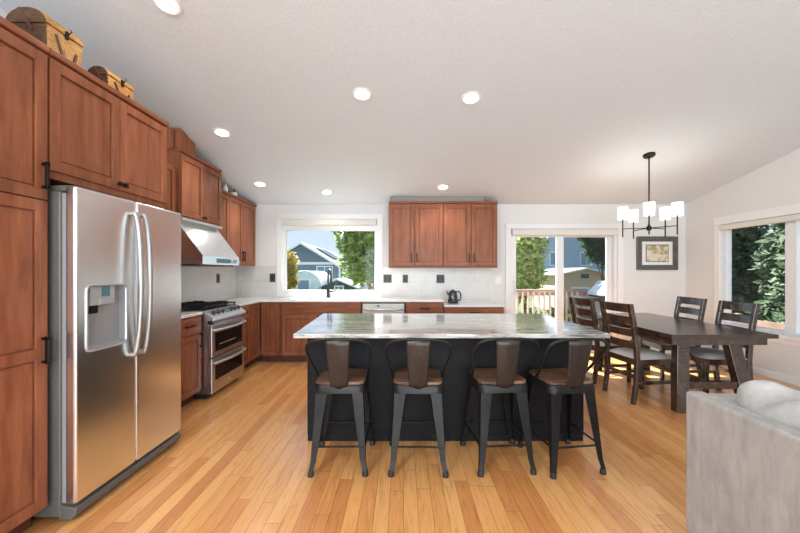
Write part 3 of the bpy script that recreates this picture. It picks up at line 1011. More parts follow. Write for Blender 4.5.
# ------------------------------------------------------------------ bar stools
def make_stool(label):
    t = thing('bar_stool', label, 'stool', group='metal bar stools along the island')
    # pressed steel seat pan with turned down lip
    def rsq(h, r, z, n=6):
        out = []
        for cxx, cyy, a0 in ((h - r, h - r, 0), (-h + r, h - r, 90), (-h + r, -h + r, 180), (h - r, -h + r, 270)):
            for q in range(n + 1):
                a = R(a0 + 90 * q / n)
                out.append((cxx + r * math.cos(a), cyy + r * math.sin(a), z))
        return out
    mb = MB()
    rings = [rsq(.182, .06, .535), rsq(.178, .06, .575), rsq(.172, .058, .588)]
    n = len(rings[0])
    mb.add([p for rg in rings for p in rg], [(i * n + k, i * n + (k + 1) % n, (i + 1) * n + (k + 1) % n, (i + 1) * n + k) for i in range(2) for k in range(n)] + [tuple(2 * n + k for k in range(n))])
    mb.build('seat_pan', 'gunmetal', t, smooth=True)
    mb = MB().prism([(x, y) for x, y, _ in rsq(.170, .055, 0)], 'z', .589, .611)
    mb.build('seat', 'seat_wood', t, bevel=.006)
    # legs: near (-y) pair and far (+y) pair, each folded sheet tapering to the foot
    for sx in (-1, 1):
        for sy, fx, fy in ((-1, .187, -.226), (1, .205, .212)):
            top = Vector((sx * .142, sy * .142, .57))
            bot = Vector((sx * fx, fy, .02))
            knee = top.lerp(bot, .86) + Vector((-sx * .006, -sy * .006, 0))
            mb = MB()
            for ax, ay in ((1, 0), (0, 1)):
                vs = []
                for p, w in ((top, .082), (knee, .036), (bot, .030)):
                    d = Vector((-sx * w * ax, -sy * w * ay, 0))
                    o_ = p + Vector((sx * .018, sy * .018, 0)) * (1 if p is top else .5)
                    th = Vector((-sx * .004 * ay, -sy * .004 * ax, 0))
                    vs += [o_, o_ + d, o_ + d + th, o_ + th]
                fs = [(0, 1, 2, 3), (8, 9, 10, 11)]
                for i in (0, 4):
                    for k in range(4):
                        fs.append((i + k, i + (k + 1) % 4, i + 4 + (k + 1) % 4, i + 4 + k))
                mb.add(vs, fs)
            # folded inner flanges keep the leg reading as a solid tapering channel
            lg = mb.build('leg', 'gunmetal', t, bevel=.002)
            MB().box(bot.x + sx * .009 - .017, bot.x + sx * .009 + .017, bot.y + sy * .009 - .017, bot.y + sy * .009 + .017, 0, .034).build('rubber_foot', 'black', lg, bevel=.004) if False else \
                MB().lathe([(.021, 0), (.021, .012), (.017, .036)], (bot.x - sx * .006, bot.y - sy * .006, 0), 14).build('rubber_foot', 'black', lg, smooth=True)
    def legp(sx, sy, z):
        fx, fy = (.187, .226) if sy < 0 else (.205, .212)
        k = (.57 - z) / .55
        return Vector((sx * (.142 + (fx - .142) * k), sy * (.142 + (fy - .142) * k), z))
    for a, b in (((-1, -1), (1, -1)), ((-1, 1), (1, 1)), ((-1, -1), (-1, 1)), ((1, -1), (1, 1))):
        z = .185
        MB().beam(legp(*a, z), legp(*b, z), .016, .008, up=(0, 0, 1)).build('foot_rail', 'gunmetal', t, bevel=.002)
    # back: bent tube hoop and a wide flat splat
    half = [(.176, .045, .575), (.183, -.02, .625), (.203, -.12, .735), (.216, -.185, .815), (.208, -.222, .868), (.165, -.243, .903), (.09, -.252, .916)]
    pts = [(-x, y, z) for x, y, z in half] + [(0, -.254, .919)] + [(x, y, z) for x, y, z in reversed(half)]
    MB().tube(catmull(pts, 5), .0095, 10).build('back_hoop', 'gunmetal', t, smooth=True)
    P = []
    for i in range(9):
        k = i / 8
        w = .058 + .027 * k
        y = -.172 - .078 * k - .012 * math.sin(math.pi * k)
        z = .560 + .356 * k
        P.append([(x * w, y + .010 * (1 - x * x) * (-1) * (0.3 + .7 * k) + .004 * (abs(x) > .55), z) for x in (-1, -.8, -.6, -.58, -.3, 0, .3, .58, .6, .8, 1)])
    MB().grid(P).build('back_splat', 'gunmetal_brown', t, solid=.004, smooth=True)
    return t


st = make_stool('leftmost metal bar stool at the island, nearest the fridge')
st.location = (-.437, 2.588, 0)
st.rotation_euler = (0, 0, R(1))
dup(st, (.107, 2.583, 0), R(-1.5), 'second metal bar stool from the left at the island')
dup(st, (.683, 2.60, 0), R(4), 'metal bar stool third from the left, slightly turned at the island')
dup(st, (1.140, 2.588, 0), R(8), 'turned metal bar stool at the right end of the island')

# ------------------------------------------------------------------ dining table and chairs
t = thing('dining_table', 'dark espresso trestle dining table by the right wall window', 'table', (3.005, 4.2, 0))
ox, oy = 3.005, 4.2
hw, hl = .5, .89
mb = MB()
for k in range(5):
    mb.box(-hw + .2 * k + .0006, -hw + .2 * (k + 1) - .0006, -hl + .10, hl - .10, .738, .775)
mb.box(-hw, hw, -hl, -hl + .0995, .738, .775).box(-hw, hw, hl - .0995, hl, .738, .775)
mb.build('tabletop', 'espresso_top', t, bevel=.0015)
mb = MB()
mb.box(-hw + .03, hw - .075, -hl + .03, -hl + .055, .672, .738).box(-hw + .03, hw - .075, hl - .055, hl - .03, .672, .738)
mb.box(-hw + .03, -hw + .055, -hl + .055, hl - .055, .672, .738).box(hw - .10, hw - .075, -hl + .055, hl - .055, .672, .738)
mb.build('apron', 'espresso', t, bevel=.002)
for sy in (-1, 1):
    for sx in (-1, 1):
        MB().beam((.022 + sx * .247, sy * .645, .70), (.022 + sx * .335, sy * .745, .0), .125, .085, .115, .085).build('leg', 'espresso', t, bevel=.004)
    MB().box(-.25, .30, sy * .70 - .035, sy * .70 + .035, .215, .285).build('trestle_rail', 'espresso', t, bevel=.003)
    MB().box(-.40, .42, sy * .645 - .04, sy * .645 + .04, .672, .738).build('top_rail', 'espresso', t, bevel=.003)
    MB().tube([(.02, sy * .68, .285), (.02, sy * .25, .70)], .008).build('brace_rod', 'iron', t, smooth=True)
MB().box(-.02, .06, -.70, .70, .225, .275).build('stretcher', 'espresso', t, bevel=.003)


def make_chair(label):
    t = thing('dining_chair', label, 'chair', group='ladder back dining chairs')
    hwid = .212
    for s in (-1, 1):
        # rear post: splayed foot, upright at the seat, raked above it
        prof = [(-.250, 0), (-.215, .22), (-.205, .45), (-.215, .60), (-.245, .82), (-.285, 1.033)]
        n = len(prof)
        vs = []
        for y, z in prof:
            w = .021
            dep = .022 if z > .05 else .018
            vs += [(s * hwid - w, y - dep, z), (s * hwid + w, y - dep, z), (s * hwid + w, y + dep, z), (s * hwid - w, y + dep, z)]
        fs = [(3, 2, 1, 0), tuple(4 * (n - 1) + k for k in range(4))]
        for i in range(n - 1):
            for k in range(4):
                fs.append((4 * i + k, 4 * i + (k + 1) % 4, 4 * i + 4 + (k + 1) % 4, 4 * i + 4 + k))
        MB().add(vs, fs).build('leg', 'espresso', t, bevel=.004)
        MB().beam((s * .212, .215, .46), (s * .212, .215, 0), .045, .045, .034, .034).build('leg', 'espresso', t, bevel=.003)
        MB().box(s * .212 - .011, s * .212 + .011, -.20, .20, .195, .228).build('stretcher', 'espresso', t, bevel=.002)
        MB().box(s * .212 - .012, s * .212 + .012, -.19, .20, .395, .457).build('seat_rail', 'espresso', t, bevel=.002)
    MB().box(-.20, .20, .203, .227, .395, .457).build('seat_rail', 'espresso', t, bevel=.002)
    MB().box(-.20, .20, -.222, -.198, .395, .457).build('seat_rail', 'espresso', t, bevel=.002)
    MB().box(-.20, .20, -.226, -.206, .255, .29).build('stretcher', 'espresso', t, bevel=.002)
    P = []
    for i in range(9):
        row = []
        for j in range(9):
            u, v = i / 4 - 1, j / 4 - 1
            row.append((u * .228, .012 + v * .225, .458 + .042 * (1 - u ** 6) ** .5 * (1 - v ** 6) ** .5 + .006 * (1 - u * u) * (1 - v * v)))
        P.append(row)
    mb = MB().grid(P)
    base = [(x, y, .455) for x, y in ((-.228, -.213), (.228, -.213), (.228, .237), (-.228, .237))]
    mb.add(base, [(3, 2, 1, 0)])
    mb.build('seat', 'cushion', t, smooth=True)
    for z, h in ((.600, .075), (.728, .078), (.858, .082), (.985, .09)):
        def yb(zz):
            ks = [(-.205, .45), (-.215, .60), (-.245, .82), (-.285, 1.033)]
            for (ya, za), (yb_, zb) in zip(ks, ks[1:]):
                if za <= zz <= zb + .01:
                    return ya + (yb_ - ya) * (zz - za) / (zb - za)
            return -.285
        P = []
        for i in range(9):
            u = i / 4 - 1
            bow = -.022 * (1 - u * u)
            P.append([(u * .195, yb(z - h / 2) + bow, z - h / 2), (u * .195, yb(z + h / 2) + bow, z + h / 2)])
        MB().grid(P).build('back_slat', 'espresso', t, solid=.018, bevel=.003)
    return t


ch = make_chair('dining chair on the near left side of the table beside the island corner')
ch.location = (2.585, 3.89, 0)
ch.rotation_euler = (0, 0, R(-82.5))
dup(ch, (2.545, 4.56, 0), R(-83), 'dining chair on the far left side of the table before the sliding door')
dup(ch, (3.372, 3.885, 0), R(86.5), 'dining chair on the near right side of the table beside the window')
dup(ch, (3.43, 4.585, 0), R(86.5), 'dining chair on the far right side of the table below the framed picture')

# ------------------------------------------------------------------ chandelier
cxx, cyy, cz = 3.023, 4.362, ceil_z(4.362)
t = thing('chandelier', 'dark bronze five arm chandelier with white drum shades above the table', 'chandelier', (cxx, cyy, 1.90))
h = cz - 1.90
tilt = Matrix.Rotation(math.atan(-.2), 3, 'X')
mb = MB().lathe([(.062, -.026), (.066, -.02), (.066, 0)], seg=28)
mb.v = [tuple(tilt @ Vector(p) + Vector((0, 0, h))) for p in mb.v]
mb.build('canopy', 'bronze', t, smooth=True)
MB().tube([(0, 0, h - .015), (0, 0, -.03)], .0085, 12).build('rod', 'bronze', t, smooth=True)
MB().lathe([(.0, -.035), (.022, -.03), (.03, -.01), (.03, .012), (.015, .03), (.009, .05)], seg=20).build('hub', 'bronze', t, smooth=True)
for k in range(5):
    a = R(-124.7 + 72 * k)
    ex, ey = .285 * math.cos(a), .285 * math.sin(a)
    arm = MB().beam((0, 0, 0), (ex, ey, 0), .010, .010, up=(0, 0, 1)).build('arm', 'bronze', t, bevel=.002)
    MB().tube([(ex, ey, -.105), (ex, ey, .135)], .0075, 10).build('candle_stem', 'bronze', arm, smooth=True)
    mb = MB().lathe([(.056, .115), (.059, .268), (.0575, .268), (.0545, .115)], (ex, ey, 0), 28, cap=False)
    mb.build('lamp_shade', 'shade', arm, smooth=True)
    MB().lathe([(.0, .15), (.018, .155), (.026, .19), (.018, .22), (.0, .23)], (ex, ey, 0), 14, cap=False).build('bulb', 'shade', arm, smooth=True)
    ld = bpy.data.lights.new('chandelier_bulb', 'POINT')
    ld.energy = 1.3
    ld.color = (1, .93, .83)
    ld.shadow_soft_size = .03
    lo = bpy.data.objects.new('bulb_light', ld)
    scn.collection.objects.link(lo)
    lo.parent = t
    lo.location = (ex, ey, .30)

# ------------------------------------------------------------------ downlights
spots = [(-1.608, 2.418, 'round downlight in the ceiling above the fridge, at the top edge'), (-.381, 3.302, 'left downlight of the pair above the island'), (.643, 3.356, 'right downlight of the pair above the island'),
         (-1.991, 3.906, 'round downlight in the ceiling in front of the hood cabinet'), (-2.083, 5.171, 'round downlight near the far left corner cabinets'), (-1.166, 5.445, 'round downlight above the kitchen sink window'),
         (.594, 5.27, 'round downlight above the far wall cabinets')]
first = None
for x, y, lab in spots:
    z = ceil_z(y)
    if first is None:
        first = thing('recessed_light', lab, 'light', (x, y, z - .001), group='round ceiling downlights')
        first.rotation_euler = (math.atan(-.2), 0, 0)
        MB().lathe([(.092, 0), (.092, -.004), (.082, -.009), (.068, -.006), (.068, 0)], seg=32, cap=False).build('trim_ring', 'trim', first, smooth=True)
        MB().lathe([(.0, -.0035), (.068, -.0035), (.068, -.001)], seg=32, cap=False).build('lens', 'lens', first)
    else:
        dup(first, (x, y, z - .001), None, lab)
    ld = bpy.data.lights.new('downlight_lamp', 'SPOT')
    ld.energy = 15
    ld.color = (1, .97, .93)
    ld.spot_size = R(125)
    ld.spot_blend = .7
    ld.shadow_soft_size = .06
    lo = bpy.data.objects.new('downlight_lamp', ld)
    scn.collection.objects.link(lo)
    lo.location = (x, y - .002, z - .03)

# ------------------------------------------------------------------ sofa
t = thing('sofa', 'light grey fabric sofa in the right foreground seen from behind', 'sofa', (1.43, .8, 0))
S = lambda mb: (setattr(mb, 'v', [(x - 1.43, y - .8, z) for x, y, z in mb.v]), mb)[1]
sx0, sy0, sy1 = 1.42, -.55, 1.79
S(MB().box(sx0, sx0 + .09, sy0, sy1, .06, .763)).build('back', 'sofa', t, bevel=.016, seg=3)
S(MB().box(sx0 + .091, sx0 + .98, sy1 - .16, sy1, .06, .752)).build('arm', 'sofa', t, bevel=.016, seg=3)
S(MB().box(sx0 + .091, sx0 + .98, sy0, sy0 + .16, .06, .752)).build('arm', 'sofa', t, bevel=.016, seg=3)
S(MB().box(sx0 + .091, sx0 + .96, sy0 + .16, sy1 - .16, .06, .30)).build('seat_base', 'sofa', t, bevel=.012)
S(MB().box(sx0 + .0, sx0 + .004, sy0, sy0 + .002, .06, .07).box(sx0 - .0008, sx0 + .001, 1.2945, 1.2965, .07, .752)).build('seam', 'sofa', t)
for y0_, y1_ in ((sy0 + .165, .615), (.62, sy1 - .165)):
    mb = MB()
    P = []
    for i in range(13):
        for_j = []
        for j in range(13):
            u, v = i / 6 - 1, j / 6 - 1
            for_j.append((u, v))
        P.append(for_j)
    S(MB().box(sx0 + .37, sx0 + .98, y0_, y1_, .30, .47)).build('seat_cushion', 'sofa_cushion', t, bevel=.04, seg=4)
for y0_, y1_ in ((sy0 + .18, .605), (.62, sy1 - .105)):
    rnd = random.Random(3)
    top, bot = [], []
    yc, yl = (y0_ + y1_) / 2, (y1_ - y0_) / 2
    vs = []
    N = 28
    grid = []
    for i in range(N):            # around the section
        a = 2 * math.pi * i / N
        row = []
        for j in range(25):
            v = j / 12 - 1
            fall = (1 - abs(v) ** 12) ** .5
            ca, sa = math.cos(a), math.sin(a)
            ex = .125 * abs(ca) ** .8 * (1 if ca > 0 else -1)
            ez = .255 * abs(sa) ** .7 * (1 if sa > 0 else -1)
            wr = .017 * math.sin(8 * v + 4 * ca + 2 * sa) * (1 + sa) * .5 + .012 * math.sin(17 * v + 5 * sa + 2) * (.4 + .6 * abs(sa))
            k = .32 + .68 * fall
            row.append((sx0 + .235 + (ex + wr * ca) * k + .045 * sa * -1, yc + v * yl * 1.01, .61 + (ez * (.86 + .14 * fall)) + wr * sa * 1.3 + .02 * math.cos(2.6 * v)))
        grid.append(row)
    mb = MB().grid(grid, closed_u=True)
    mb.add([g[0] for g in grid], [tuple(range(N))])
    mb.add([g[-1] for g in grid], [tuple(range(N - 1, -1, -1))])
    S(mb).build('back_cushion', 'sofa_cushion', t, smooth=True, subsurf=1)
for x in (sx0 + .08, sx0 + .90):
    for y in (sy0 + .08, sy1 - .08):
        S(MB().lathe([(.022, 0), (.03, .06)], (x, y, 0), 14)).build('foot', 'espresso', t, smooth=True)

# ------------------------------------------------------------------ small things
t = thing('framed_picture', 'framed landscape picture hanging between sliding door and right wall', 'picture', (4.235, YF, 1.673))
mb = MB()
hw_, hh_, b_ = .343, .28, .085
mb.box(-hw_, -hw_ + b_, -.03, -.001, -hh_, hh_).box(hw_ - b_, hw_, -.03, -.001, -hh_, hh_).box(-hw_ + b_, hw_ - b_, -.03, -.001, hh_ - b_, hh_).box(-hw_ + b_, hw_ - b_, -.03, -.001, -hh_, -hh_ + b_)
mb.build('frame', 'frame_dark', t, bevel=.006)
MB().box(-hw_ + b_, hw_ - b_, -.012, -.004, -hh_ + b_, hh_ - b_).build('mat_board', 'paper', t)
art = mat('painted landscape', (.6, .55, .4), .8)
nt = NT(art)
v = nt.coords((3, 1, 4))
f = nt.noise(v, 2.0, 4, .6, 1.0)
nt.l(nt.ramp(f, [(.3, (.20, .17, .12)), (.42, (.38, .33, .17)), (.5, (.62, .50, .36)), (.58, (.70, .66, .56)), (.7, (.56, .58, .52))]), nt.b.inputs['Base Color'])
MB().box(-.19, .19, -.016, -.0125, -.145, .145).build('fillet', 'frame_dark', t)
MB().box(-.178, .178, -.018, -.0165, -.133, .133).build('painting', art, t)

for x0, x1, z0, z1, lab, grp in ((-2.222, -2.128, 1.193, 1.335, 'dark outlet plate left of the sink window', 1), (-.326, -.189, 1.18, 1.318, 'wide dark outlet plate just right of the sink window', 2),
                                 (-.005, .083, 1.18, 1.315, 'narrow dark outlet plate below the left wall cabinet', 1), (.558, .69, 1.175, 1.315, 'wide dark outlet plate above the kettle end of the counter', 2)):
    t = thing('outlet', lab, 'outlet', ((x0 + x1) / 2, YF - .012, (z0 + z1) / 2))
    w_, h_ = (x1 - x0) / 2, (z1 - z0) / 2
    MB().box(-w_, w_, -.006, 0, -h_, h_).build('plate', 'outlet', t, bevel=.002)
    for s in ((-.033, .033) if grp == 2 else (0,)):
        MB().box(s - .017, s + .017, -.008, -.005, -.035, .035).build('socket', 'black', t, bevel=.001)
t = thing('outlet', 'dark outlet plate on the tiles right of the range', 'outlet', (XL + .012, 5.32, 1.265))
MB().box(0, .006, -.045, .045, -.068, .068).build('plate', 'outlet', t, bevel=.002)
MB().box(.005, .008, -.017, .017, -.035, .035).build('socket', 'black', t, bevel=.001)
t = thing('light_switch', 'white double switch plate beside the sliding door', 'switch', (1.582, YF, 1.225))
MB().box(-.05, .05, -.006, 0, -.058, .058).build('plate', 'white_plastic', t, bevel=.002)
for s in (-.022, .022):
    MB().box(s - .013, s + .013, -.010, -.005, -.03, .03).build('rocker', 'trim', t, bevel=.002)

t = thing('kettle', 'dark steel kettle standing on the lower counter', 'kettle', (.79, 5.62, .865))
MB().lathe([(.085, 0), (.088, .012), (.08, .018)], seg=28).build('base', 'black', t, smooth=True)
MB().lathe([(.074, .02), (.08, .03), (.072, .10), (.058, .175), (.052, .185)], seg=28).build('body', 'kettle', t, smooth=True)
MB().lathe([(.052, .186), (.044, .20), (.012, .205), (.014, .222), (.0, .226)], seg=24, cap=False).build('lid', 'black', t, smooth=True)
MB().tube(catmull([(.05, 0, .18), (.10, 0, .185), (.125, 0, .13), (.115, 0, .06), (.08, 0, .045)]), .011).build('handle', 'black', t, smooth=True)
MB().tube([(-.06, 0, .13), (-.085, 0, .165), (-.10, 0, .185)], [.022, .015, .011]).build('spout', 'kettle', t, smooth=True)

t = thing('white_bottle', 'small white bottle on top of the tall upper cabinets', 'bottle', (-2.50, 5.0, 2.479))
MB().lathe([(.033, 0), (.036, .02), (.032, .07), (.014, .09), (.013, .11)], seg=20).build('body', 'ceramic', t, smooth=True)
MB().lathe([(.015, .11), (.015, .13), (.0, .132)], seg=16).build('stopper', 'wicker', t, smooth=True)
t = thing('jar', 'white jar with a dark lid on top of the tall upper cabinets', 'jar', (-2.50, 5.25, 2.479))
MB().lathe([(.035, 0), (.045, .015), (.045, .05), (.038, .058)], seg=20).build('body', 'ceramic', t, smooth=True)
MB().lathe([(.038, .058), (.034, .075), (.012, .085), (.012, .11), (.0, .112)], seg=20).build('lid', 'black', t, smooth=True)


def make_basket(label, loc, dx, dy, h, group='wicker chests on the tall cabinets'):
    """chest with a domed lid; its long front faces +X, its end faces the camera"""
    t = thing('wicker_basket', label, 'basket', loc, 0, group)
    hb = h * .70
    MB().add([(-dx * .92, -dy * .92, 0), (dx * .92, -dy * .92, 0), (dx * .92, dy * .92, 0), (-dx * .92, dy * .92, 0), (-dx, -dy, hb), (dx, -dy, hb), (dx, dy, hb), (-dx, dy, hb)],
             [(3, 2, 1, 0), (4, 5, 6, 7), (0, 1, 5, 4), (1, 2, 6, 5), (2, 3, 7, 6), (3, 0, 4, 7)]).build('body', 'wicker', t, bevel=.012)
    mb = MB()
    for k in range(6):
        z = hb * (k + .5) / 6
        q = .92 + .08 * (k + .5) / 6
        mb.box(-dx * q + .004, dx * q - .004, -dy * q - .004, -dy * q + .01, z - hb / 16, z + hb / 16)
    mb.build('weave_band', 'wicker_dark', t, bevel=.004)
    MB().box(-dx * .93, dx * .93, -dy * .985 - .003, -dy * .9, .004, hb - .004).build('end_panel', 'wicker_dark', t, bevel=.003)
    poly = [(dx * 1.03 * math.cos(R(a)), hb + .004 + (h - hb) * math.sin(R(a))) for a in range(0, 181, 15)]
    lid = MB().prism(poly, 'y', -dy * 1.03, dy * 1.03).build('lid', 'wicker', t, bevel=.006)
    MB().prism([(x * .97, z - .004) for x, z in poly], 'y', -dy * 1.03 - .004, -dy * 1.03 + .004).build('lid_end', 'wicker_dark', lid, bevel=.002)
    MB().box(dx - .004, dx + .010, -.010, .010, hb - .02, hb + .025).build('clasp', 'bronze', t, bevel=.003)
    MB().tube([(dx + .012, .0, hb + .005), (dx + .026, .008, hb + .03), (dx + .012, .016, hb + .045)], .003, 8).build('pin', 'bronze', t, smooth=True)
    mb = MB()
    mb.beam((dx * .955, -dy * .55, hb * .85), (dx * .955, -dy * .1, hb * .2), .012, .018, up=(1, 0, 0))
    mb.beam((dx * .96, dy * .55, hb * .62), (dx * .96, dy * .38, hb * .2), .012, .018, up=(1, 0, 0))
    mb.build('carved_stem', 'toe', t)
    lf = [(.0, -.5), (.22, -.2), (.26, .1), (.0, .5), (-.26, .1), (-.22, -.2)]
    mb = MB().prism([(dy * .14 + y * dy * .9, hb * .52 + z * hb * .55) for y, z in lf], 'x', dx * .94, dx * .985)
    mb.build('leaf_ornament', 'wicker', t, bevel=.004)
    MB().beam((-dx * .35, -dy * 1.06, h * .98), (dx * .35, -dy * 1.06, hb * .78), .018, .008, up=(0, 1, 0)).build('handle_strap', 'toe', t, bevel=.003)
    return t


ctz = 2.562
make_basket('large domed wicker chest on the tall cabinet nearest the front', (-2.115, 2.11, ctz), .115, .115, .285)
make_basket('smaller domed wicker chest further along the cabinet over the fridge', (-2.065, 2.52, ctz), .07, .118, .19)
make_basket('wicker chest cut off by the left edge of the picture', (-2.10, 1.62, ctz), .10, .12, .25)


# ------------------------------------------------------------------ outside
GZ = -.9
struct(MB().box(-40, 60, YF + .2, 90, GZ - .2, GZ).box(XR + .2, 60, -20, YF + .2, GZ - .2, GZ), 'ground', 'ground', 'green lawn outside below the deck', 'ground')
mb = MB()
for k in range(18):
    mb.box(.6, 6.3, YF + .17 + k * .145, YF + .31 + k * .145, -.09, -.05)
mb.box(.6, 6.3, YF + .17, 8.75, -.25, -.091)
for x in (.7, 3.3, 6.1):
    for y in (6.3, 8.6):
        mb.box(x - .05, x + .05, y - .05, y + .05, GZ, -.25)
struct(mb, 'deck', 'deck', 'brown wooden deck outside the sliding door', 'deck')
t = thing('deck_railing', 'brown wooden deck railing with pale balusters', 'railing', (3.4, 8.62, -.05))
MB().box(-2.8, 2.9, -.07, .07, .935, .985).build('top_rail', 'rail', t, bevel=.004)
MB().box(-2.8, 2.9, -.02, .02, .835, .925).build('under_rail', 'rail', t, bevel=.003)
MB().box(-2.8, 2.9, -.02, .02, .07, .14).build('bottom_rail', 'rail', t, bevel=.003)
for x in (-2.75, -.95, .9, 2.85):
    MB().box(x - .045, x + .045, -.045, .045, 0, .935).build('post', 'rail', t, bevel=.003)
x = -2.62
while x < 2.78:
    if min(abs(x - q) for q in (-2.75, -.95, .9, 2.85)) > .08:
        MB().box(x - .022, x + .022, -.055, -.02, .08, .93).build('baluster', 'baluster', t)
    x += .132

t = thing('barbecue_grill', 'barbecue grill with a pale blue lid on the deck', 'grill', (4.52, 7.75, -.05))
MB().prism([(-.36, .90), (.36, .90), (.36, 1.0), (.28, 1.21), (-.12, 1.21), (-.36, .96)], 'y', -.27, .27).build('lid', 'grill_cover', t, bevel=.02)
MB().box(-.34, .34, -.25, .25, .78, .90).build('firebox', 'iron', t, bevel=.01)
MB().box(-.75, -.36, -.24, .24, .83, .87).build('side_shelf', 'iron', t, bevel=.006)
MB().box(.36, .75, -.24, .24, .83, .87).build('side_shelf', 'iron', t, bevel=.006)
MB().box(-.34, .34, -.23, .23, .12, .78).build('cabinet', 'grey_plastic', t, bevel=.006)
MB().tube([(-.25, -.30, 1.0), (.25, -.30, 1.0)], .012).build('handle', 'iron', t, smooth=True)
for sx in (-.3, .3):
    for sy in (-.19, .19):
        MB().lathe([(.035, 0), (.035, .12)], (sx, sy, 0), 12).build('wheel', 'black', t)


def house(name, label, x0, x1, y0, y1, wall_top, ridge, wall_m, roof_m, base=GZ, over=.35, cat='house'):
    """gable end faces the camera"""
    t = thing(name, label, cat, ((x0 + x1) / 2, y0, base))
    xc = (x0 + x1) / 2
    w = (x1 - x0) / 2
    wt, rg = wall_top - base, ridge - base
    D = y1 - y0
    MB().prism([(-w, 0), (w, 0), (w, wt), (0, rg), (-w, wt)], 'y', 0, D).build('wall', wall_m, t)
    s = (rg - wt) / w
    th = .16 if w > 2 else .07
    for k in (-1, 1):
        MB().prism([(0, rg + .01), (k * (w + over), wt - s * over + .01), (k * (w + over), wt - s * over + th), (0, rg + th)], 'y', -over, D + over).build('roof_slope', roof_m, t)
        MB().prism([(0, rg - .02), (k * (w + over), wt - s * over - .02), (k * (w + over), wt - s * over + th), (0, rg + th)], 'y', -over - .06, -over).build('barge_board', 'ext_white', t)
    return t


def hwin(t, x0, x1, z0, z1, fr=.09, y=-.06):
    f = MB().box(x0, x1, y, .02, z0, z1).build('window', 'ext_white', t)
    MB().box(x0 + fr, (x0 + x1) / 2 - fr / 3, y - .02, y - .001, z0 + fr, z1 - fr).box((x0 + x1) / 2 + fr / 3, x1 - fr, y - .02, y - .001, z0 + fr, z1 - fr).build('pane', 'ext_glass', f)


# blue grey gabled neighbour seen through the sink window
hy = 30.0
t = house('gabled_house', 'blue grey gabled house seen through the sink window', -11.8, -5.3, hy, hy + 12, 1.75, 3.72, 'blue_siding', 'roof')
MB().box(-3.25, 3.25, -.05, .02, 1.98 - GZ, 2.2 - GZ).build('trim_band', 'ext_white', t)
MB().box(-3.25, 3.25, -.05, .02, .66 - GZ, .82 - GZ).build('trim_band', 'ext_white', t)
for s in (-3.2, 3.2):
    MB().box(s - .09, s + .09, -.05, .02, 0, 2.0 - GZ).build('corner_board', 'ext_white', t)
hwin(t, 1.24, 2.62, .88 - GZ, 1.88 - GZ)
hwin(t, -1.6, -.4, .88 - GZ, 1.88 - GZ)
sp = MB().box(.8, 2.6, 2.0, 7.0, 0, .05).build('solar_panel', 'black_gloss', t)
sl = (3.72 - 1.75) / 3.25
sp.location = (0, 0, 3.72 - GZ + .22)
sp.rotation_euler = (0, math.atan(sl), 0)
# arched greenhouse
t = thing('greenhouse', 'milky arched greenhouse in the neighbouring garden', 'greenhouse', (-6.1, 22, GZ))
poly = [(1.05 * math.cos(R(a)), 1.25 + 1.08 * math.sin(R(a))) for a in range(0, 181, 12)] + [(-1.05, 0), (1.05, 0)]
MB().prism(poly, 'y', 0, 4).build('cover', 'poly', t)
MB().tube([(x, -.03, z) for x, z in poly[:16]], .04, 8).build('hoop', 'ext_white', t, smooth=True)
f = MB().box(-.52, -.40, -.08, 0, 0, 1.86).box(.28, .40, -.08, 0, 0, 1.86).box(-.40, .28, -.08, 0, 1.74, 1.86).build('door_frame', 'ext_white', t)
MB().box(-.40, .28, -.05, -.01, 0, 1.74).build('door_sheet', 'ext_glass', t)
# small teal shed with pale roof
t = house('garden_shed', 'small dark shed with a pale roof seen behind the faucet', -4.6, -2.75, 20, 22.5, .55, .93, 'teal', 'roof_pale', over=.3, cat='shed')
hwin(t, -.2, .35, 1.05, 1.5, .07)
t = house('garden_shed', 'little shed at the lower right corner of the sink window', -1.55, .2, 14.5, 17, .62, 1.18, 'tan', 'roof', over=.25, cat='shed')
# white house far off
t = house('white_house', 'distant white house right of the blue grey gable', -8.4, -2.0, 46, 56, 1.9, 3.1, 'ext_white', 'roof_pale')
hwin(t, .35, 1.5, 2.0, 3.0)
hwin(t, 1.9, 2.9, 2.0, 3.0)
# tan shed and pale blue house through the sliding door
t = house('timber_shed', 'tan timber shed with a low pale roof beyond the deck', 8.75, 11.7, 20, 24, 1.22, 1.54, 'tan', 'roof_pale', over=.25, cat='shed')
MB().box(-.2, .22, -.05, .02, 1.90, 2.14).build('vent', 'teal', t)
MB().box(-.75, .25, -.06, .02, .98, 1.42).build('window', 'ext_white', t)
MB().box(-.65, .15, -.075, -.061, 1.06, 1.32).build('pane', 'ext_glass', t)
t = house('blue_house', 'pale blue two storey house behind the timber shed', 13.6, 20.5, 36, 46, 4.1, 6.4, 'pale_blue', 'roof_pale')
MB().prism([(-3.9, 1.9), (3.9, 1.9), (3.9, 2.05), (-3.9, 2.05)], 'y', -1.1, 0).build('porch_roof', 'roof_pale', t)
hwin(t, -2.2, -.9, 2.9, 4.3)
hwin(t, .9, 2.2, 2.9, 4.3)


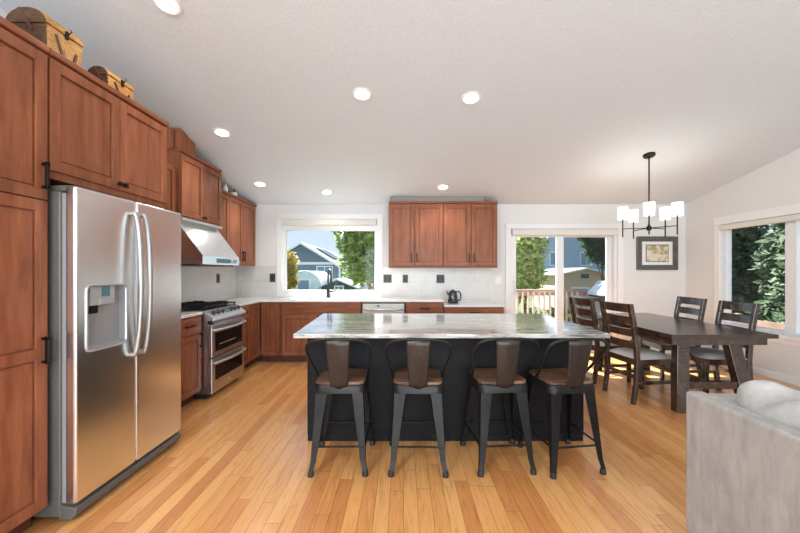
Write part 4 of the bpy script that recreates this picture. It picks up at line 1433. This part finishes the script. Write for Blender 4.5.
def tree(name, label, cat, x, y, base, blobs, leaf, n, size, trunk=.12, group=None, seed=0):
    """blobs: (dx,dy,z,rx,ry,rz) leaf masses; each leaf is a small folded quad"""
    t = thing(name, label, cat, (x, y, base), 0, group)
    rn = random.Random(seed + int(x * 100))
    mb = MB()
    tot = sum(b[3] * b[4] * b[5] for b in blobs)
    for dx, dy, z, rx, ry, rz in blobs:
        m = int(n * rx * ry * rz / tot)
        for _ in range(m):
            while True:
                p = Vector((rn.uniform(-1, 1), rn.uniform(-1, 1), rn.uniform(-1, 1)))
                if .25 < p.length < 1:
                    break
            p = p * (.78 + .22 * math.sin(5 * p.x + 3 * p.z + 7 * p.y))
            c = Vector((dx + p.x * rx, dy + p.y * ry, z - base + p.z * rz))
            a = Vector((rn.gauss(0, 1), rn.gauss(0, 1), rn.gauss(0, .6))).normalized()
            b_ = a.cross(Vector((rn.gauss(0, 1), rn.gauss(0, 1), rn.gauss(0, 1)))).normalized()
            s = size * rn.uniform(.6, 1.4)
            mb.add([c - a * s, c + b_ * s * .5 + a.cross(b_) * s * .12, c + a * s, c - b_ * s * .5 + a.cross(b_) * s * .12], [(0, 1, 2, 3)])
    me = mb
    o = me.build('foliage', leaf, t)
    zt = max(b[2] for b in blobs) - base
    tk = MB().tube([(0, 0, 0), (.03, .02, zt * .5), (0, 0, zt)], [trunk, trunk * .8, trunk * .3], 9)
    for b in blobs[1:]:
        tk.tube([(.02, .01, zt * .35), (b[0] * .6, b[1] * .6, (zt * .35 + b[2] - base) / 2 + .1), (b[0], b[1], b[2] - base)], [trunk * .5, trunk * .3, trunk * .12], 7)
    tk.build('trunk', 'bark', t, smooth=True)
    return t


tree('leafy_tree', 'leafy green tree filling the right of the sink window', 'tree', -.75, 9.6, GZ, [(0, 0, 2.3, .85, .9, .9), (-.35, 0, 1.55, .62, .7, .62), (.1, .3, 3.3, 1.3, 1.0, .8), (.5, 0, 1.2, .6, .7, .6), (-.85, .2, 2.6, .42, .5, .42), (-.62, 0, 2.05, .45, .5, .4)], 'leaf_mid', 8500, .095, .09)
tree('young_tree', 'young golden leaved tree at the left of the sink window', 'tree', -3.82, 12, GZ, [(0, 0, 1.45, .30, .3, .75), (-.05, 0, 1.0, .36, .3, .4)], 'leaf_gold', 1300, .07, .03)
tree('conifer', 'bright green conifer outside the left pane of the sliding door', 'tree', 3.35, 9.75, GZ, [(0, 0, 1.9, .62, .6, .9), (-.25, 0, 1.0, .55, .5, .6), (.28, .1, 1.25, .38, .4, .5), (.05, 0, 2.9, .5, .5, .7), (.35, .2, 2.3, .4, .3, .4)], 'leaf_bright', 6500, .075, .08)
tree('dark_conifer', 'dark conifer behind the right pane of the sliding door', 'tree', 9.25, 16.5, GZ, [(0, 0, 2.8, .9, .8, 1.3), (.55, 0, 1.9, .55, .6, .6), (-.5, 0, 3.2, .65, .7, .6), (.2, 0, 4.2, .7, .7, .8)], 'leaf_dark', 5500, .12, .06)
for k, (x, lab) in enumerate(((2.5, 'low green shrub at the left end below the deck railing'), (3.3, 'low green shrub below the middle of the deck railing'), (4.0, 'low green shrub right of the others below the deck railing'))):
    tree('shrub', lab, 'shrub', x, 9.15, GZ, [(0, 0, .10, .42, .28, .42)], 'leaf_mid', 700, .06, .03, 'shrubs below the deck railing', seed=k)
for k, (x, y, z, r, h, lf, lab) in enumerate(((9.3, 10.2, 1.7, 1.05, 2.2, 'leaf_hedge', 'tall hedge tree seen in the left half of the right wall window'), (9.5, 8.1, 1.6, 1.05, 2.1, 'leaf_hedge', 'tall hedge tree seen behind the middle of the right wall window'),
                                             (9.1, 12.4, 1.8, 1.1, 2.4, 'leaf_dark', 'darker hedge tree at the far edge of the right wall window'), (9.7, 6.0, 1.5, 1.05, 2.0, 'leaf_dark', 'hedge tree behind the near pane of the right wall window'),
                                             (9.9, 3.9, 1.5, 1.05, 2.0, 'leaf_hedge', 'hedge tree beyond the near end of the right wall window'))):
    tree('hedge_tree', lab, 'tree', x, y, GZ, [(0, 0, z, r, r, h), (-.3, 0, .3, .8, 1.0, .8), (.1, 0, z + 1.7, r * .95, r, 1.0)], lf, 8000, .13, .12, 'hedge outside the right wall window', seed=k)
t = thing('timber_fence', 'low weathered timber fence under the hedge outside the right window', 'fence', (7.2, 8.0, GZ))
mb = MB()
for k in range(5):
    mb.box(-.02, .02, -6, 5.4, .12 + k * .235, .34 + k * .235)
mb.build('board_panel', 'deck', t)
for y in (-6, -4.1, -2.2, -.3, 1.6, 3.5, 5.4):
    MB().box(.02, .11, y - .05, y + .05, 0, 1.36).build('post', 'rail', t)
